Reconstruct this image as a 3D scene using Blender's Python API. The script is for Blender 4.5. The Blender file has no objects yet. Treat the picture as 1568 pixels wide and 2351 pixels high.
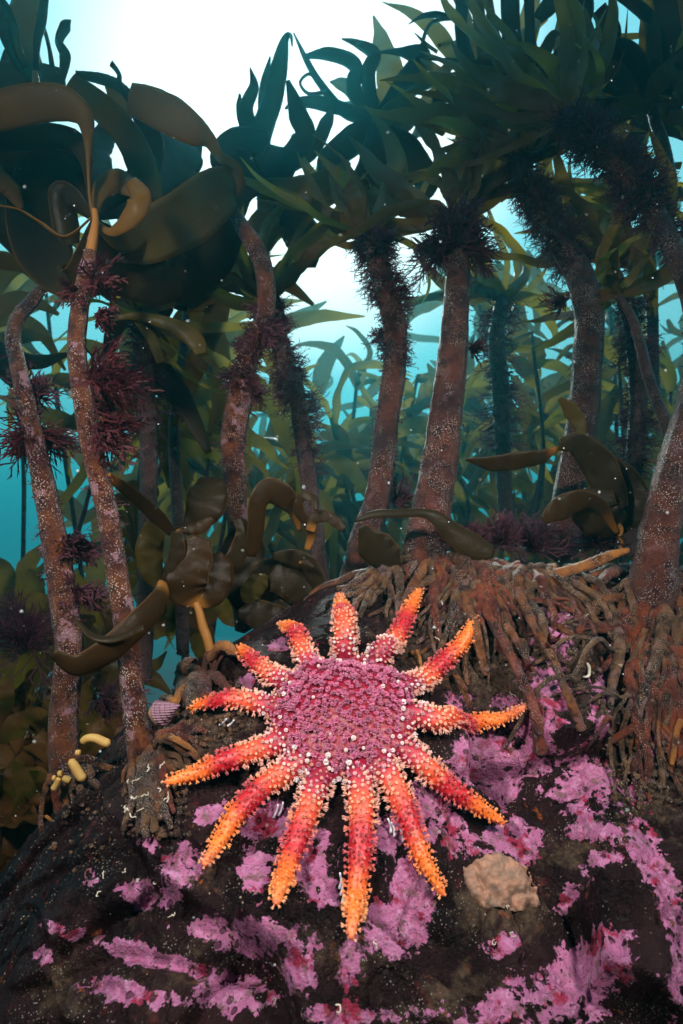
import bpy, math, random
import numpy as np
from mathutils import Vector
from mathutils.bvhtree import BVHTree

R = math.radians
scene = bpy.context.scene
COL = scene.collection

# ------------------------------------------------------------------ camera
PITCH, FPX, CX, CY = R(10), 1400.0, 784.0, 1175.5      # photograph measured on a 1568 x 2351 grid
cam_d = bpy.data.cameras.new('camera')
cam = bpy.data.objects.new('camera', cam_d)
COL.objects.link(cam)
cam.location = (0, 0, 0)
cam.rotation_euler = (R(90) + PITCH, 0, 0)
cam_d.sensor_fit = 'VERTICAL'
cam_d.sensor_height = 36
cam_d.sensor_width = 24
cam_d.lens = 36 * FPX / 2351
cam_d.clip_start = 0.02
cam_d.clip_end = 200
cam_d.dof.use_dof = True
cam_d.dof.focus_distance = 0.60
cam_d.dof.aperture_fstop = 11.0
scene.camera = cam

# ------------------------------------------------------------------ sky seen through the water surface
SUN_AZ, SUN_EL = R(-5), R(42)      # azimuth from +Y towards +X, elevation
sun_dir = Vector((math.sin(SUN_AZ) * math.cos(SUN_EL), math.cos(SUN_AZ) * math.cos(SUN_EL), math.sin(SUN_EL)))
world = bpy.data.worlds.new("World")
scene.world = world
world.use_nodes = True
wn, wl = world.node_tree.nodes, world.node_tree.links
wn.clear()
wo = wn.new('ShaderNodeOutputWorld')
bg = wn.new('ShaderNodeBackground')
tc = wn.new('ShaderNodeTexCoord')
sx = wn.new('ShaderNodeSeparateXYZ')
wl.new(tc.outputs['Generated'], sx.inputs[0])
elev = wn.new('ShaderNodeMapRange')
elev.inputs[1].default_value = -0.35
elev.inputs[2].default_value = 0.85
wl.new(sx.outputs['Z'], elev.inputs[0])
er = wn.new('ShaderNodeValToRGB')
els = er.color_ramp.elements
els[0].position, els[0].color = 0.0, (0.0005, 0.002, 0.003, 1)
els[1].position, els[1].color = 1.0, (0.26, 0.76, 0.92, 1)
for p, c in ((0.22, (0.0006, 0.006, 0.010, 1)), (0.30, (0.001, 0.022, 0.034, 1)), (0.365, (0.001, 0.075, 0.105, 1)), (0.45, (0.010, 0.27, 0.31, 1)),
             (0.537, (0.09, 0.50, 0.56, 1)), (0.64, (0.22, 0.68, 0.75, 1)), (0.76, (0.28, 0.76, 0.86, 1))):
    e = els.new(p)
    e.color = c
wl.new(elev.outputs[0], er.inputs[0])
nv = wn.new('ShaderNodeVectorMath'); nv.operation = 'NORMALIZE'
wl.new(tc.outputs['Generated'], nv.inputs[0])
dt = wn.new('ShaderNodeVectorMath'); dt.operation = 'DOT_PRODUCT'
dt.inputs[1].default_value = sun_dir
wl.new(nv.outputs[0], dt.inputs[0])
gl = wn.new('ShaderNodeMapRange'); gl.interpolation_type = 'SMOOTHSTEP'
gl.inputs[1].default_value = 0.93
gl.inputs[2].default_value = 0.992
wl.new(dt.outputs['Value'], gl.inputs[0])
gm = wn.new('ShaderNodeMixRGB'); gm.blend_type = 'ADD'
gm.inputs[2].default_value = (1.2, 0.75, 0.6, 1)
wl.new(gl.outputs[0], gm.inputs[0])
# the water is brightest towards the sun and dims away from it
dm = wn.new('ShaderNodeMapRange')
dm.inputs[1].default_value = -0.4
dm.inputs[2].default_value = 0.75
dm.inputs[3].default_value = 0.22
dm.inputs[4].default_value = 1.0
wl.new(dt.outputs['Value'], dm.inputs[0])
dmm = wn.new('ShaderNodeMixRGB'); dmm.blend_type = 'MULTIPLY'; dmm.inputs[0].default_value = 1.0
wl.new(er.outputs[0], dmm.inputs[1])
wl.new(dm.outputs[0], dmm.inputs[2])
wl.new(dmm.outputs[0], gm.inputs[1])
wl.new(gm.outputs[0], bg.inputs[0])
bg.inputs[1].default_value = 1.0
wl.new(bg.outputs[0], wo.inputs[0])

# ------------------------------------------------------------------ sun, softened by the water surface
sl = bpy.data.lights.new('sun', 'SUN')
sl.energy = 3.2
sl.angle = R(14)
sl.color = (0.85, 1.0, 0.95)
sun = bpy.data.objects.new('sun', sl)
COL.objects.link(sun)
sun.rotation_euler = (-sun_dir).to_track_quat('-Z', 'Y').to_euler()

# ------------------------------------------------------------------ the photographer's two dive strobes
def strobe(name, loc, aim, power, size, blend):
    l = bpy.data.lights.new(name, 'SPOT')
    l.energy = power
    l.spot_size = R(size)
    l.spot_blend = blend
    l.shadow_soft_size = 0.035
    l.color = (1.0, 0.93, 0.86)
    o = bpy.data.objects.new(name, l)
    COL.objects.link(o)
    o.location = loc
    o.rotation_euler = (Vector(aim) - Vector(loc)).to_track_quat('-Z', 'Y').to_euler()
strobe('dive_strobe', (-0.34, 0.04, 0.36), (-0.04, 0.62, 0.07), 35, 106, 1.0)
strobe('dive_strobe', (0.38, 0.04, 0.34), (0.03, 0.60, -0.03), 32, 88, 1.0)

scene.view_settings.view_transform = 'Standard'
scene.view_settings.look = 'None'
scene.view_settings.exposure = 0.0
scene.view_settings.gamma = 1.0
scene.render.engine = 'CYCLES'
scene.cycles.use_denoising = True
try:
    scene.cycles.denoiser = 'OPENIMAGEDENOISE'
    scene.cycles.denoising_input_passes = 'RGB_ALBEDO_NORMAL'
except Exception:
    pass
scene.cycles.max_bounces = 7
scene.cycles.diffuse_bounces = 3
scene.cycles.transmission_bounces = 4
scene.cycles.volume_bounces = 0
scene.cycles.caustics_reflective = False
scene.cycles.caustics_refractive = False
scene.cycles.sample_clamp_indirect = 4.0

# ------------------------------------------------------------------ helpers
RIGHT = np.array([1.0, 0, 0])
FWD = np.array([0, math.cos(PITCH), math.sin(PITCH)])
UP = np.array([0, -math.sin(PITCH), math.cos(PITCH)])

def P(px, py, d):
    """a point of the photograph's grid at distance d along the viewing axis, in metres"""
    return d * (FWD + RIGHT * ((px - CX) / FPX) + UP * ((CY - py) / FPX))

def nrm(v):
    v = np.asarray(v, float)
    return v / (np.linalg.norm(v, axis=-1, keepdims=True) + 1e-12)

def catmull(pts, n):
    pts = np.asarray(pts, float)
    k = len(pts)
    if k == 2:
        t = np.linspace(0, 1, n)[:, None]
        return pts[0] * (1 - t) + pts[1] * t
    ext = np.vstack([2 * pts[0] - pts[1], pts, 2 * pts[-1] - pts[-2]])
    u = np.linspace(0, k - 1, n)
    i = np.minimum(u.astype(int), k - 2)
    f = (u - i)[:, None]
    p0, p1, p2, p3 = ext[i], ext[i + 1], ext[i + 2], ext[i + 3]
    return 0.5 * (2 * p1 + (p2 - p0) * f + (2 * p0 - 5 * p1 + 4 * p2 - p3) * f ** 2 + (3 * p1 - p0 - 3 * p2 + p3) * f ** 3)

def lerp_list(vals, n):
    vals = np.asarray(vals, float)
    if vals.ndim == 0:
        return np.full(n, float(vals))
    x = np.linspace(0, 1, n)
    xp = np.linspace(0, 1, len(vals))
    y = np.interp(x, xp, vals)
    return y

def hash3(i, j, k, seed=0):
    i = i.astype(np.int64); j = j.astype(np.int64); k = k.astype(np.int64)
    h = (i * 374761393 + j * 668265263 + k * 2147483647 + seed * 974634777) & 0xFFFFFFFF
    h = ((h ^ (h >> 13)) * 1274126177) & 0xFFFFFFFF
    h = h ^ (h >> 16)
    h = (h * 2246822519) & 0xFFFFFFFF
    h = h ^ (h >> 15)
    return (h & 0xFFFFFF) / float(0xFFFFFF)

def vnoise(p, seed=0):
    p = np.asarray(p, float)
    i = np.floor(p).astype(np.int64)
    f = p - i
    f = f * f * (3 - 2 * f)
    r = 0
    for dx in (0, 1):
        wx = f[:, 0] if dx else 1 - f[:, 0]
        for dy in (0, 1):
            wy = f[:, 1] if dy else 1 - f[:, 1]
            for dz in (0, 1):
                wz = f[:, 2] if dz else 1 - f[:, 2]
                r = r + wx * wy * wz * hash3(i[:, 0] + dx, i[:, 1] + dy, i[:, 2] + dz, seed)
    return r

def fbm(p, octs=4, seed=0, gain=0.5):
    r, a, tot = 0, 1.0, 0
    p = np.asarray(p, float)
    for o in range(octs):
        r = r + a * vnoise(p * (2.03 ** o) + o * 17.3, seed + o)
        tot += a
        a *= gain
    return r / tot        # 0..1

class MB:
    """collects vertices and faces (and one colour per vertex) and links them as ONE mesh object"""
    def __init__(self):
        self.v, self.f, self.c, self.n = [], [], [], 0
    def add(self, v, f, c=None):
        v = np.asarray(v, float)
        self.v.append(v)
        self.f.append((np.asarray(f, np.int64) + self.n))
        if c is None:
            c = (1, 1, 1)
        c = np.asarray(c, float)
        if c.ndim == 1:
            c = np.tile(c, (len(v), 1))
        self.c.append(c)
        self.n += len(v)
    def build(self, name, mat, parent=None, smooth=True):
        V = np.vstack(self.v)
        off = np.array(parent['_o']) if parent is not None and '_o' in parent else np.zeros(3)
        me = bpy.data.meshes.new(name)
        me.vertices.add(len(V))
        me.vertices.foreach_set('co', (V - off).astype(np.float32).ravel())
        idx = np.concatenate([f.ravel() for f in self.f])
        cnt = np.concatenate([np.full(len(f), f.shape[1]) for f in self.f])
        st = np.concatenate([[0], np.cumsum(cnt)[:-1]])
        me.loops.add(len(idx))
        me.loops.foreach_set('vertex_index', idx.astype(np.int32))
        me.polygons.add(len(cnt))
        me.polygons.foreach_set('loop_start', st.astype(np.int32))
        me.polygons.foreach_set('loop_total', cnt.astype(np.int32))
        me.polygons.foreach_set('use_smooth', np.full(len(cnt), smooth))
        me.update(calc_edges=True)
        C = np.vstack(self.c)
        at = me.color_attributes.new('col', 'FLOAT_COLOR', 'POINT')
        at.data.foreach_set('color', np.hstack([C, np.ones((len(C), 1))]).astype(np.float32).ravel())
        me.materials.append(mat)
        o = bpy.data.objects.new(name, me)
        COL.objects.link(o)
        if parent is not None:
            o.parent = parent
            o['_o'] = list(off)
        return o

def tag(o, label=None, cat=None, group=None, kind=None):
    if label: o['label'] = label
    if cat: o['category'] = cat
    if group: o['group'] = group
    if kind: o['kind'] = kind
    return o

def thing(name, loc, label, cat, group=None):
    o = bpy.data.objects.new(name, None)
    o.empty_display_size = 0.02
    COL.objects.link(o)
    o.location = loc
    o['_o'] = [float(x) for x in loc]
    return tag(o, label, cat, group)

def tube(mb, pts, radii, n=24, sides=10, rough=0.0, rscale=60, seed=0, caps=True, col=None, flat=1.0):
    C = catmull(pts, n)
    r = lerp_list(radii, n)
    T = nrm(np.gradient(C, axis=0))
    ref = np.array([0.31, -0.9, 0.27])
    S = nrm(np.cross(T, ref))
    B = nrm(np.cross(S, T))
    a = np.linspace(0, 2 * np.pi, sides, endpoint=False)
    V = C[:, None, :] + r[:, None, None] * (np.cos(a)[None, :, None] * S[:, None, :] + flat * np.sin(a)[None, :, None] * B[:, None, :])
    V = V.reshape(-1, 3)
    if rough:
        d = nrm(V - np.repeat(C, sides, axis=0))
        nz = fbm(V * rscale + seed * 3.1, 3, seed) - 0.5
        V = V + d * (nz * 2 * rough * np.repeat(r, sides))[:, None]
    i = np.arange(n - 1)[:, None] * sides
    j = np.arange(sides)[None, :]
    j2 = (j + 1) % sides
    F = np.stack([i + j, i + j2, i + sides + j2, i + sides + j], -1).reshape(-1, 4)
    base = mb.n
    mb.add(V, F, col)
    if caps:
        for k, q in ((0, 0), (n - 1, 1)):
            tip = C[k] + T[k] * r[k] * (0.5 if q else -0.5)
            mb.add([tip], np.zeros((0, 3), int), col if col is None or np.asarray(col).ndim == 1 else (1, 1, 1))
            ring = base + k * sides + np.arange(sides)
            t = mb.n - 1
            F3 = np.stack([ring, np.roll(ring, -1), np.full(sides, t)], -1)
            if not q: F3 = F3[:, ::-1]
            mb.f.append(F3)
    return C, T, r

def ribbon(mb, pts, widths, tilt=0.0, cup=0.0, ruffle=0.0, n=26, m=6, thick=0.0016, seed=0, waves=4.0, view=None, notch=0.0):
    rs = np.random.RandomState(seed)
    C = catmull(pts, n)
    w = lerp_list(widths, n)
    k = np.array([0.25, 0.5, 0.25])
    wi = np.convolve(np.pad(w, 1, mode='edge'), k, 'valid')
    w[1:-1] = wi[1:-1]
    T = nrm(np.gradient(C, axis=0))
    V = nrm(C if view is None else np.tile(view, (n, 1)))
    S = nrm(np.cross(T, V))
    for i in range(1, n):
        if np.dot(S[i], S[i - 1]) < 0: S[i] = -S[i]
    N = nrm(np.cross(S, T))
    tl = lerp_list(tilt, n)[:, None]
    S2 = S * np.cos(tl) + N * np.sin(tl)
    N2 = -S * np.sin(tl) + N * np.cos(tl)
    u = np.linspace(-1, 1, m)
    s = np.linspace(0, 1, n)
    ph = rs.rand(2) * 6.28
    edge = np.abs(u)[None, :] ** 1.6
    ruf = ruffle * w[:, None] * edge * np.where(u[None, :] > 0, np.sin(waves * 6.28 * s + ph[0])[:, None], np.sin(waves * 1.13 * 6.28 * s + ph[1])[:, None])
    ed = 1 + 0.06 * np.where(u[None, :] > 0, np.sin(9 * s + ph[1])[:, None], np.sin(7 * s + ph[0])[:, None]) * np.abs(u)[None, :]
    if notch:
        jag = (rs.rand(n)[:, None] - 0.5) * notch
        ed = ed + jag * edge
    off = S2[:, None, :] * (w[:, None] * 0.5 * u[None, :] * ed)[:, :, None]
    off = off + N2[:, None, :] * (cup * w[:, None] * (u[None, :] ** 2 - 0.4) + ruf)[:, :, None]
    A = C[:, None, :] + off
    th = thick * (1 - 0.6 * np.abs(u) ** 3)[None, :, None] * N2[:, None, :]
    if thick == 0:
        i = np.arange(n - 1)[:, None] * m
        j = np.arange(m - 1)[None, :]
        mb.add(A.reshape(-1, 3), np.stack([i + j, i + j + 1, i + m + j + 1, i + m + j], -1).reshape(-1, 4))
        return
    F1 = (A + th * 0.5).reshape(-1, 3)
    F2 = (A - th * 0.5).reshape(-1, 3)
    i = np.arange(n - 1)[:, None] * m
    j = np.arange(m - 1)[None, :]
    Q = np.stack([i + j, i + j + 1, i + m + j + 1, i + m + j], -1).reshape(-1, 4)
    K = n * m
    Q2 = Q[:, ::-1] + K
    e = np.arange(n - 1) * m
    E1 = np.stack([e, e + m, e + m + K, e + K], -1)
    e = e + m - 1
    E2 = np.stack([e, e + K, e + m + K, e + m], -1)
    j = np.arange(m - 1)
    E3 = np.stack([j, j + K, j + 1 + K, j + 1], -1)
    j = j + (n - 1) * m
    E4 = np.stack([j, j + 1, j + 1 + K, j + K], -1)
    col = np.stack([np.repeat(s, m), np.tile(np.abs(u), n), np.full(K, rs.rand())], -1)
    mb.add(np.vstack([F1, F2]), np.vstack([Q, Q2, E1, E2, E3, E4]), np.vstack([col, col]))

# ------------------------------------------------------------------ materials
def mat(name):
    m = bpy.data.materials.new(name)
    m.use_nodes = True
    nt = m.node_tree
    b = nt.nodes['Principled BSDF']
    return m, nt, b

class NT:
    def __init__(s, nt): s.nt = nt; s.n = nt.nodes; s.l = nt.links
    def noise(s, scale, detail=4, rough=0.55, vec=None, dist=0.0):
        x = s.n.new('ShaderNodeTexNoise'); x.inputs['Scale'].default_value = scale
        x.inputs['Detail'].default_value = detail; x.inputs['Roughness'].default_value = rough
        x.inputs['Distortion'].default_value = dist
        s.l.new(vec if vec else s.obj(), x.inputs['Vector'])
        return x.outputs['Fac']
    def vor(s, scale, vec=None, out='Distance', feature='F1'):
        x = s.n.new('ShaderNodeTexVoronoi'); x.inputs['Scale'].default_value = scale; x.feature = feature
        s.l.new(vec if vec else s.obj(), x.inputs['Vector'])
        return x.outputs[out]
    def obj(s):
        if not hasattr(s, '_tc'): s._tc = s.n.new('ShaderNodeTexCoord')
        return s._tc.outputs['Object']
    def ramp(s, fac, a, b, smooth=False):
        x = s.n.new('ShaderNodeMapRange'); x.inputs[1].default_value = a; x.inputs[2].default_value = b
        if smooth: x.interpolation_type = 'SMOOTHSTEP'
        s.l.new(fac, x.inputs[0]); return x.outputs[0]
    def mix(s, fac, a, b, mode='MIX'):
        x = s.n.new('ShaderNodeMixRGB'); x.blend_type = mode
        for sock, val in ((x.inputs[0], fac), (x.inputs[1], a), (x.inputs[2], b)):
            if isinstance(val, bpy.types.NodeSocket): s.l.new(val, sock)
            elif isinstance(val, (int, float)): sock.default_value = val
            else: sock.default_value = (*val, 1)
        return x.outputs[0]
    def math(s, op, a, b=0.0):
        x = s.n.new('ShaderNodeMath'); x.operation = op
        for sock, val in ((x.inputs[0], a), (x.inputs[1], b)):
            if isinstance(val, bpy.types.NodeSocket): s.l.new(val, sock)
            else: sock.default_value = val
        return x.outputs[0]
    def attr(s, name='col'):
        x = s.n.new('ShaderNodeAttribute'); x.attribute_name = name; return x
    def bump(s, h, strength, dist, b):
        x = s.n.new('ShaderNodeBump'); x.inputs['Strength'].default_value = strength; x.inputs['Distance'].default_value = dist
        s.l.new(h, x.inputs['Height']); s.l.new(x.outputs[0], b.inputs['Normal']); return x.outputs[0]

def kelp_mat(name, c1, c2, trans, tfac, rough=0.42, gold=False):
    m, nt, b = mat(name)
    k = NT(nt)
    nz = k.noise(9, 4)
    fine = k.noise(120, 3)
    col = k.mix(k.ramp(nz, 0.35, 0.68), c1, c2)
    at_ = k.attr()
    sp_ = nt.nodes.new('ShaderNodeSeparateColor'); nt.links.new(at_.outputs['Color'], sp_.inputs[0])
    if gold: col = k.mix(k.math('MULTIPLY', k.ramp(sp_.outputs[0], 0.20, 0.0, True), 0.75), col, (0.42, 0.17, 0.03))
    col = k.mix(k.math('MULTIPLY', k.ramp(sp_.outputs[1], 0.93, 1.0), 0.5), col, (0.26, 0.12, 0.035))  # rim light put into the colour: paler gold brown along blade edges
    fl_ = k.math('MULTIPLY', k.ramp(k.vor(260), 0.16, 0.08), k.ramp(k.noise(18, 3), 0.55, 0.68))
    col = k.mix(k.math('MULTIPLY', fl_, 0.5), col, (0.35, 0.30, 0.24))
    spots = k.ramp(k.noise(55, 2), 0.66, 0.72)
    col = k.mix(k.math('MULTIPLY', spots, 0.5), col, tuple(x * 0.45 for x in c1))
    nt.links.new(col, b.inputs['Base Color'])
    b.inputs['Roughness'].default_value = rough
    b.inputs['Specular IOR Level'].default_value = 0.14
    k.bump(k.math('ADD', k.math('MULTIPLY', fine, 0.15), k.noise(26, 3)), 0.5, 0.006, b)
    t = nt.nodes.new('ShaderNodeBsdfTranslucent')
    nt.links.new(k.mix(k.ramp(nz, 0.3, 0.7), trans, tuple(x * 0.6 for x in trans)), t.inputs[0])
    mx = nt.nodes.new('ShaderNodeMixShader')
    mx.inputs[0].default_value = tfac
    nt.links.new(b.outputs[0], mx.inputs[1]); nt.links.new(t.outputs[0], mx.inputs[2])
    nt.links.new(mx.outputs[0], nt.nodes['Material Output'].inputs[0])
    return m

M = {}
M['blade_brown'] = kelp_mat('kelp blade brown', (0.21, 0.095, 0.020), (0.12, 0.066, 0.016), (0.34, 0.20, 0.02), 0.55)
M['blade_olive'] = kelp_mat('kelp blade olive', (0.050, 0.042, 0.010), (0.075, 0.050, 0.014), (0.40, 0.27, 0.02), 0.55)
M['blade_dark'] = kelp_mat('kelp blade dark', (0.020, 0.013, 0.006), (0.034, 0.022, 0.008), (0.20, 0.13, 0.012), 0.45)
M['blade_shaded'] = kelp_mat('kelp blade shaded', (0.036, 0.018, 0.006), (0.020, 0.012, 0.005), (0.22, 0.14, 0.018), 0.45, gold=True)  # darker copy of the brown blade, shade on low blades put into colour
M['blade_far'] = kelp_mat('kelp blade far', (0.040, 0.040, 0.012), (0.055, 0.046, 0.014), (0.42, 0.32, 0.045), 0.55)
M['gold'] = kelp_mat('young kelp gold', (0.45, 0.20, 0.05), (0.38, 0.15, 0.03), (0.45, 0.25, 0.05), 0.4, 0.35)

def stipe_mat(name, c1, c2, speck, pinks, scale=1.0):
    m, nt, b = mat(name)
    k = NT(nt)
    n1 = k.noise(28 * scale, 5, 0.6)
    col = k.mix(k.ramp(n1, 0.38, 0.62), c1, c2)
    n2 = k.noise(70 * scale, 4)
    col = k.mix(k.ramp(n2, 0.5, 0.68), col, tuple(0.35 * x for x in c2))
    if pinks:
        pz = k.noise(45 * scale, 6, 0.7)
        col = k.mix(k.math('MULTIPLY', k.ramp(pz, 0.56, 0.60), pinks), col, (0.40, 0.22, 0.28))
    sp = k.vor(480 * scale)
    clus = k.ramp(k.noise(34 * scale, 6, 0.65), 0.44, 0.60)
    spk = k.math('MULTIPLY', k.ramp(sp, 0.36, 0.28), clus)
    col = k.mix(k.math('MULTIPLY', spk, speck), col, (0.62, 0.50, 0.42))
    nt.links.new(col, b.inputs['Base Color'])
    b.inputs['Roughness'].default_value = 0.36
    b.inputs['Specular IOR Level'].default_value = 0.5
    h = k.math('ADD', k.noise(230 * scale, 7, 0.78), k.math('MULTIPLY', spk, 0.6))
    k.bump(h, 1.0, 0.007, b)
    return m
M['stipe'] = stipe_mat('kelp stipe red brown', (0.115, 0.028, 0.013), (0.036, 0.007, 0.008), 0.95, 0.12)
M['stipe_orange'] = stipe_mat('kelp stipe orange brown', (0.155, 0.043, 0.012), (0.048, 0.010, 0.009), 0.95, 0.55)
M['stipe_dim'] = stipe_mat('kelp stipe dim', (0.10, 0.05, 0.04), (0.06, 0.025, 0.028), 0.4, 0.2)
M['root'] = stipe_mat('kelp root', (0.25, 0.085, 0.024), (0.042, 0.012, 0.008), 0.8, 0.15, 1.3)
M['root_grit'] = stipe_mat('kelp root gritty', (0.20, 0.095, 0.040), (0.034, 0.016, 0.010), 1.0, 0.25, 1.6)
M['root_orange'] = stipe_mat('kelp root orange', (0.42, 0.16, 0.03), (0.20, 0.06, 0.018), 0.6, 0.0, 1.0)
M['root_red'] = stipe_mat('kelp root red', (0.22, 0.045, 0.016), (0.06, 0.010, 0.009), 0.7, 0.1, 1.3)

def simple(name, c1, c2, scale=80, rough=0.6, bump=0.3, spec=0.3, trans=None):
    m, nt, b = mat(name)
    k = NT(nt)
    nt.links.new(k.mix(k.ramp(k.noise(scale, 4), 0.35, 0.65), c1, c2), b.inputs['Base Color'])
    b.inputs['Roughness'].default_value = rough
    b.inputs['Specular IOR Level'].default_value = spec
    if bump: k.bump(k.noise(scale * 4, 4), bump, 0.003, b)
    if trans:
        t = nt.nodes.new('ShaderNodeBsdfTranslucent'); t.inputs[0].default_value = (*trans, 1)
        mx = nt.nodes.new('ShaderNodeMixShader'); mx.inputs[0].default_value = 0.4
        nt.links.new(b.outputs[0], mx.inputs[1]); nt.links.new(t.outputs[0], mx.inputs[2])
        nt.links.new(mx.outputs[0], nt.nodes['Material Output'].inputs[0])
    return m
M['red_algae'] = simple('red algae', (0.075, 0.014, 0.017), (0.038, 0.010, 0.014), 60, 0.6, 0, 0.2, (0.14, 0.02, 0.04))
M['red_fuzz'] = simple('red algae fuzz', (0.085, 0.028, 0.035), (0.05, 0.018, 0.028), 60, 0.7, 0, 0.2, (0.10, 0.03, 0.06))
M['squirt'] = simple('sea squirt skin', (0.62, 0.40, 0.12), (0.55, 0.33, 0.10), 90, 0.5, 0.15, 0.3, (0.5, 0.3, 0.08))
M['worm'] = simple('worm tube chalk', (0.50, 0.44, 0.36), (0.34, 0.28, 0.22), 200, 0.6, 0.2)
M['sponge'] = simple('sponge flesh', (0.31, 0.15, 0.095), (0.15, 0.095, 0.07), 110, 0.9, 0.3)
M['grit'] = simple('shell grit', (0.26, 0.19, 0.13), (0.07, 0.04, 0.03), 300, 0.7, 0)
M['snow'] = simple('drifting specks', (0.75, 0.78, 0.75), (0.55, 0.6, 0.6), 50, 0.8, 0)
M['seabed'] = simple('seabed dark', (0.010, 0.012, 0.010), (0.018, 0.016, 0.012), 6, 0.9, 0.4)

def vcol_mat(name, rough, spec, bump=0.0, bscale=300, sss=0.0):
    m, nt, b = mat(name)
    k = NT(nt)
    a = k.attr()
    nz = k.noise(bscale, 3)
    nt.links.new(k.mix(k.ramp(nz, 0.3, 0.7), a.outputs['Color'], k.mix(1.0, a.outputs['Color'], (0.78, 0.72, 0.72), 'MULTIPLY')), b.inputs['Base Color'])
    b.inputs['Roughness'].default_value = rough
    b.inputs['Specular IOR Level'].default_value = spec
    if bump: k.bump(nz, bump, 0.002, b)
    if sss:
        b.inputs['Subsurface Weight'].default_value = sss
        b.inputs['Subsurface Radius'].default_value = (0.004, 0.0015, 0.001)
        b.inputs['Subsurface Scale'].default_value = 1.0
    return m
M['star_skin'] = vcol_mat('sunstar skin', 0.42, 0.4, 0.4)
M['star_spines'] = vcol_mat('sunstar spines', 0.5, 0.3)

# snail shell with spiral lines
m, nt, b = mat('topshell')
k = NT(nt)
a = k.attr()
wv = nt.nodes.new('ShaderNodeTexWave'); wv.bands_direction = 'Z'; wv.inputs['Scale'].default_value = 130
wv.inputs['Distortion'].default_value = 1.5
nt.links.new(k.obj(), wv.inputs['Vector'])
c = k.mix(k.ramp(k.noise(200, 3), 0.35, 0.65), (0.22, 0.09, 0.14), (0.13, 0.045, 0.08))
c = k.mix(k.math('MULTIPLY', wv.outputs['Fac'], 0.55), c, (0.30, 0.19, 0.22))
nt.links.new(k.mix(1.0, c, a.outputs['Color'], 'MULTIPLY'), b.inputs['Base Color'])
b.inputs['Roughness'].default_value = 0.55
k.bump(wv.outputs['Fac'], 0.5, 0.002, b)
M['shell'] = m

# rock: dark film, silt, pink coralline crust where the 'crust' attribute is high
m, nt, b = mat('rock')
k = NT(nt)
cr = k.attr('crust').outputs['Fac']
silt_a = k.attr('silt').outputs['Fac']
d1 = k.noise(38, 10, 0.68)
d2 = k.noise(140, 5, 0.6)
wob = k.math('ADD', k.math('MULTIPLY', k.math('SUBTRACT', d1, 0.5), 3.3), k.math('MULTIPLY', k.math('SUBTRACT', d2, 0.5), 1.3))
cm = k.ramp(k.math('ADD', cr, wob), 0.52, 0.545)
holes = k.ramp(k.vor(75), 0.16, 0.22)
h2 = k.ramp(k.noise(60, 3), 0.66, 0.62)
cm = k.math('MULTIPLY', cm, k.math('MAXIMUM', holes, 0.25))
cm = k.math('MULTIPLY', cm, h2)
base = k.mix(k.ramp(k.noise(14, 6, 0.6), 0.4, 0.6), (0.006, 0.0025, 0.003), (0.020, 0.008, 0.009))
base = k.mix(k.ramp(k.noise(38, 5, 0.65), 0.60, 0.72), base, (0.07, 0.010, 0.010))
s_n = k.math('ADD', k.math('MULTIPLY', silt_a, 0.5), k.noise(46, 9, 0.72))
sm = k.ramp(s_n, 0.64, 0.80)
siltc = k.mix(k.ramp(k.noise(220, 4), 0.35, 0.65), (0.10, 0.064, 0.040), (0.030, 0.018, 0.013))
siltc = k.mix(k.ramp(k.noise(90, 3), 0.62, 0.7), siltc, (0.20, 0.07, 0.03))
base = k.mix(k.math('MULTIPLY', sm, 0.75), base, siltc)
base = k.mix(k.ramp(k.noise(64, 5, 0.7), 0.66, 0.70), base, (0.20, 0.05, 0.015))
spk = k.math('MULTIPLY', k.ramp(k.vor(420), 0.22, 0.14), k.ramp(k.noise(30, 3), 0.50, 0.62))
base = k.mix(k.math('MULTIPLY', spk, 0.7), base, (0.42, 0.36, 0.30))
pink = k.mix(k.ramp(k.noise(22, 5), 0.35, 0.65), (0.44, 0.135, 0.265), (0.28, 0.085, 0.18))
pink = k.mix(k.ramp(k.noise(120, 4, 0.7), 0.48, 0.7), pink, (0.48, 0.21, 0.36))
pink = k.mix(k.ramp(k.noise(33, 6, 0.7), 0.55, 0.61), pink, (0.24, 0.018, 0.045))
pink = k.mix(k.math('MULTIPLY', k.ramp(k.noise(85, 7, 0.75), 0.53, 0.60), 0.75), pink, (0.12, 0.075, 0.06))
pink = k.mix(k.ramp(k.vor(260), 0.20, 0.12), pink, (0.10, 0.04, 0.06))
rim = k.ramp(k.math('ADD', cr, wob), 0.57, 0.50)
pink = k.mix(k.math('MULTIPLY', rim, 0.35), pink, (0.62, 0.40, 0.52))
col = k.mix(cm, base, pink)
nt.links.new(col, b.inputs['Base Color'])
nt.links.new(k.mix(cm, k.mix(sm, (0.32,) * 3, (0.8,) * 3), (0.68,) * 3), b.inputs['Roughness'])
b.inputs['Specular IOR Level'].default_value = 0.10
hh = k.math('ADD', k.math('MULTIPLY', cm, 0.9), k.math('ADD', k.math('MULTIPLY', k.noise(120, 8, 0.7), 0.9), k.math('MULTIPLY', k.noise(420, 3), 0.35)))
k.bump(hh, 0.9, 0.006, b)
M['rock'] = m

# ------------------------------------------------------------------ rock: one sheet raised from a 45 degree slope
O = np.array([0.0, 0.575, -0.092])
BV = np.array([0, math.cos(R(45)), math.sin(R(45))])
NV = np.array([0, -math.sin(R(45)), math.cos(R(45))])

def px_plane(px, py):
    r = FWD + RIGHT * ((px - CX) / FPX) + UP * ((CY - py) / FPX)
    t = np.dot(O, NV) / np.dot(r, NV)
    p = r * t - O
    return np.array([p[0], np.dot(p, BV)])

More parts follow.
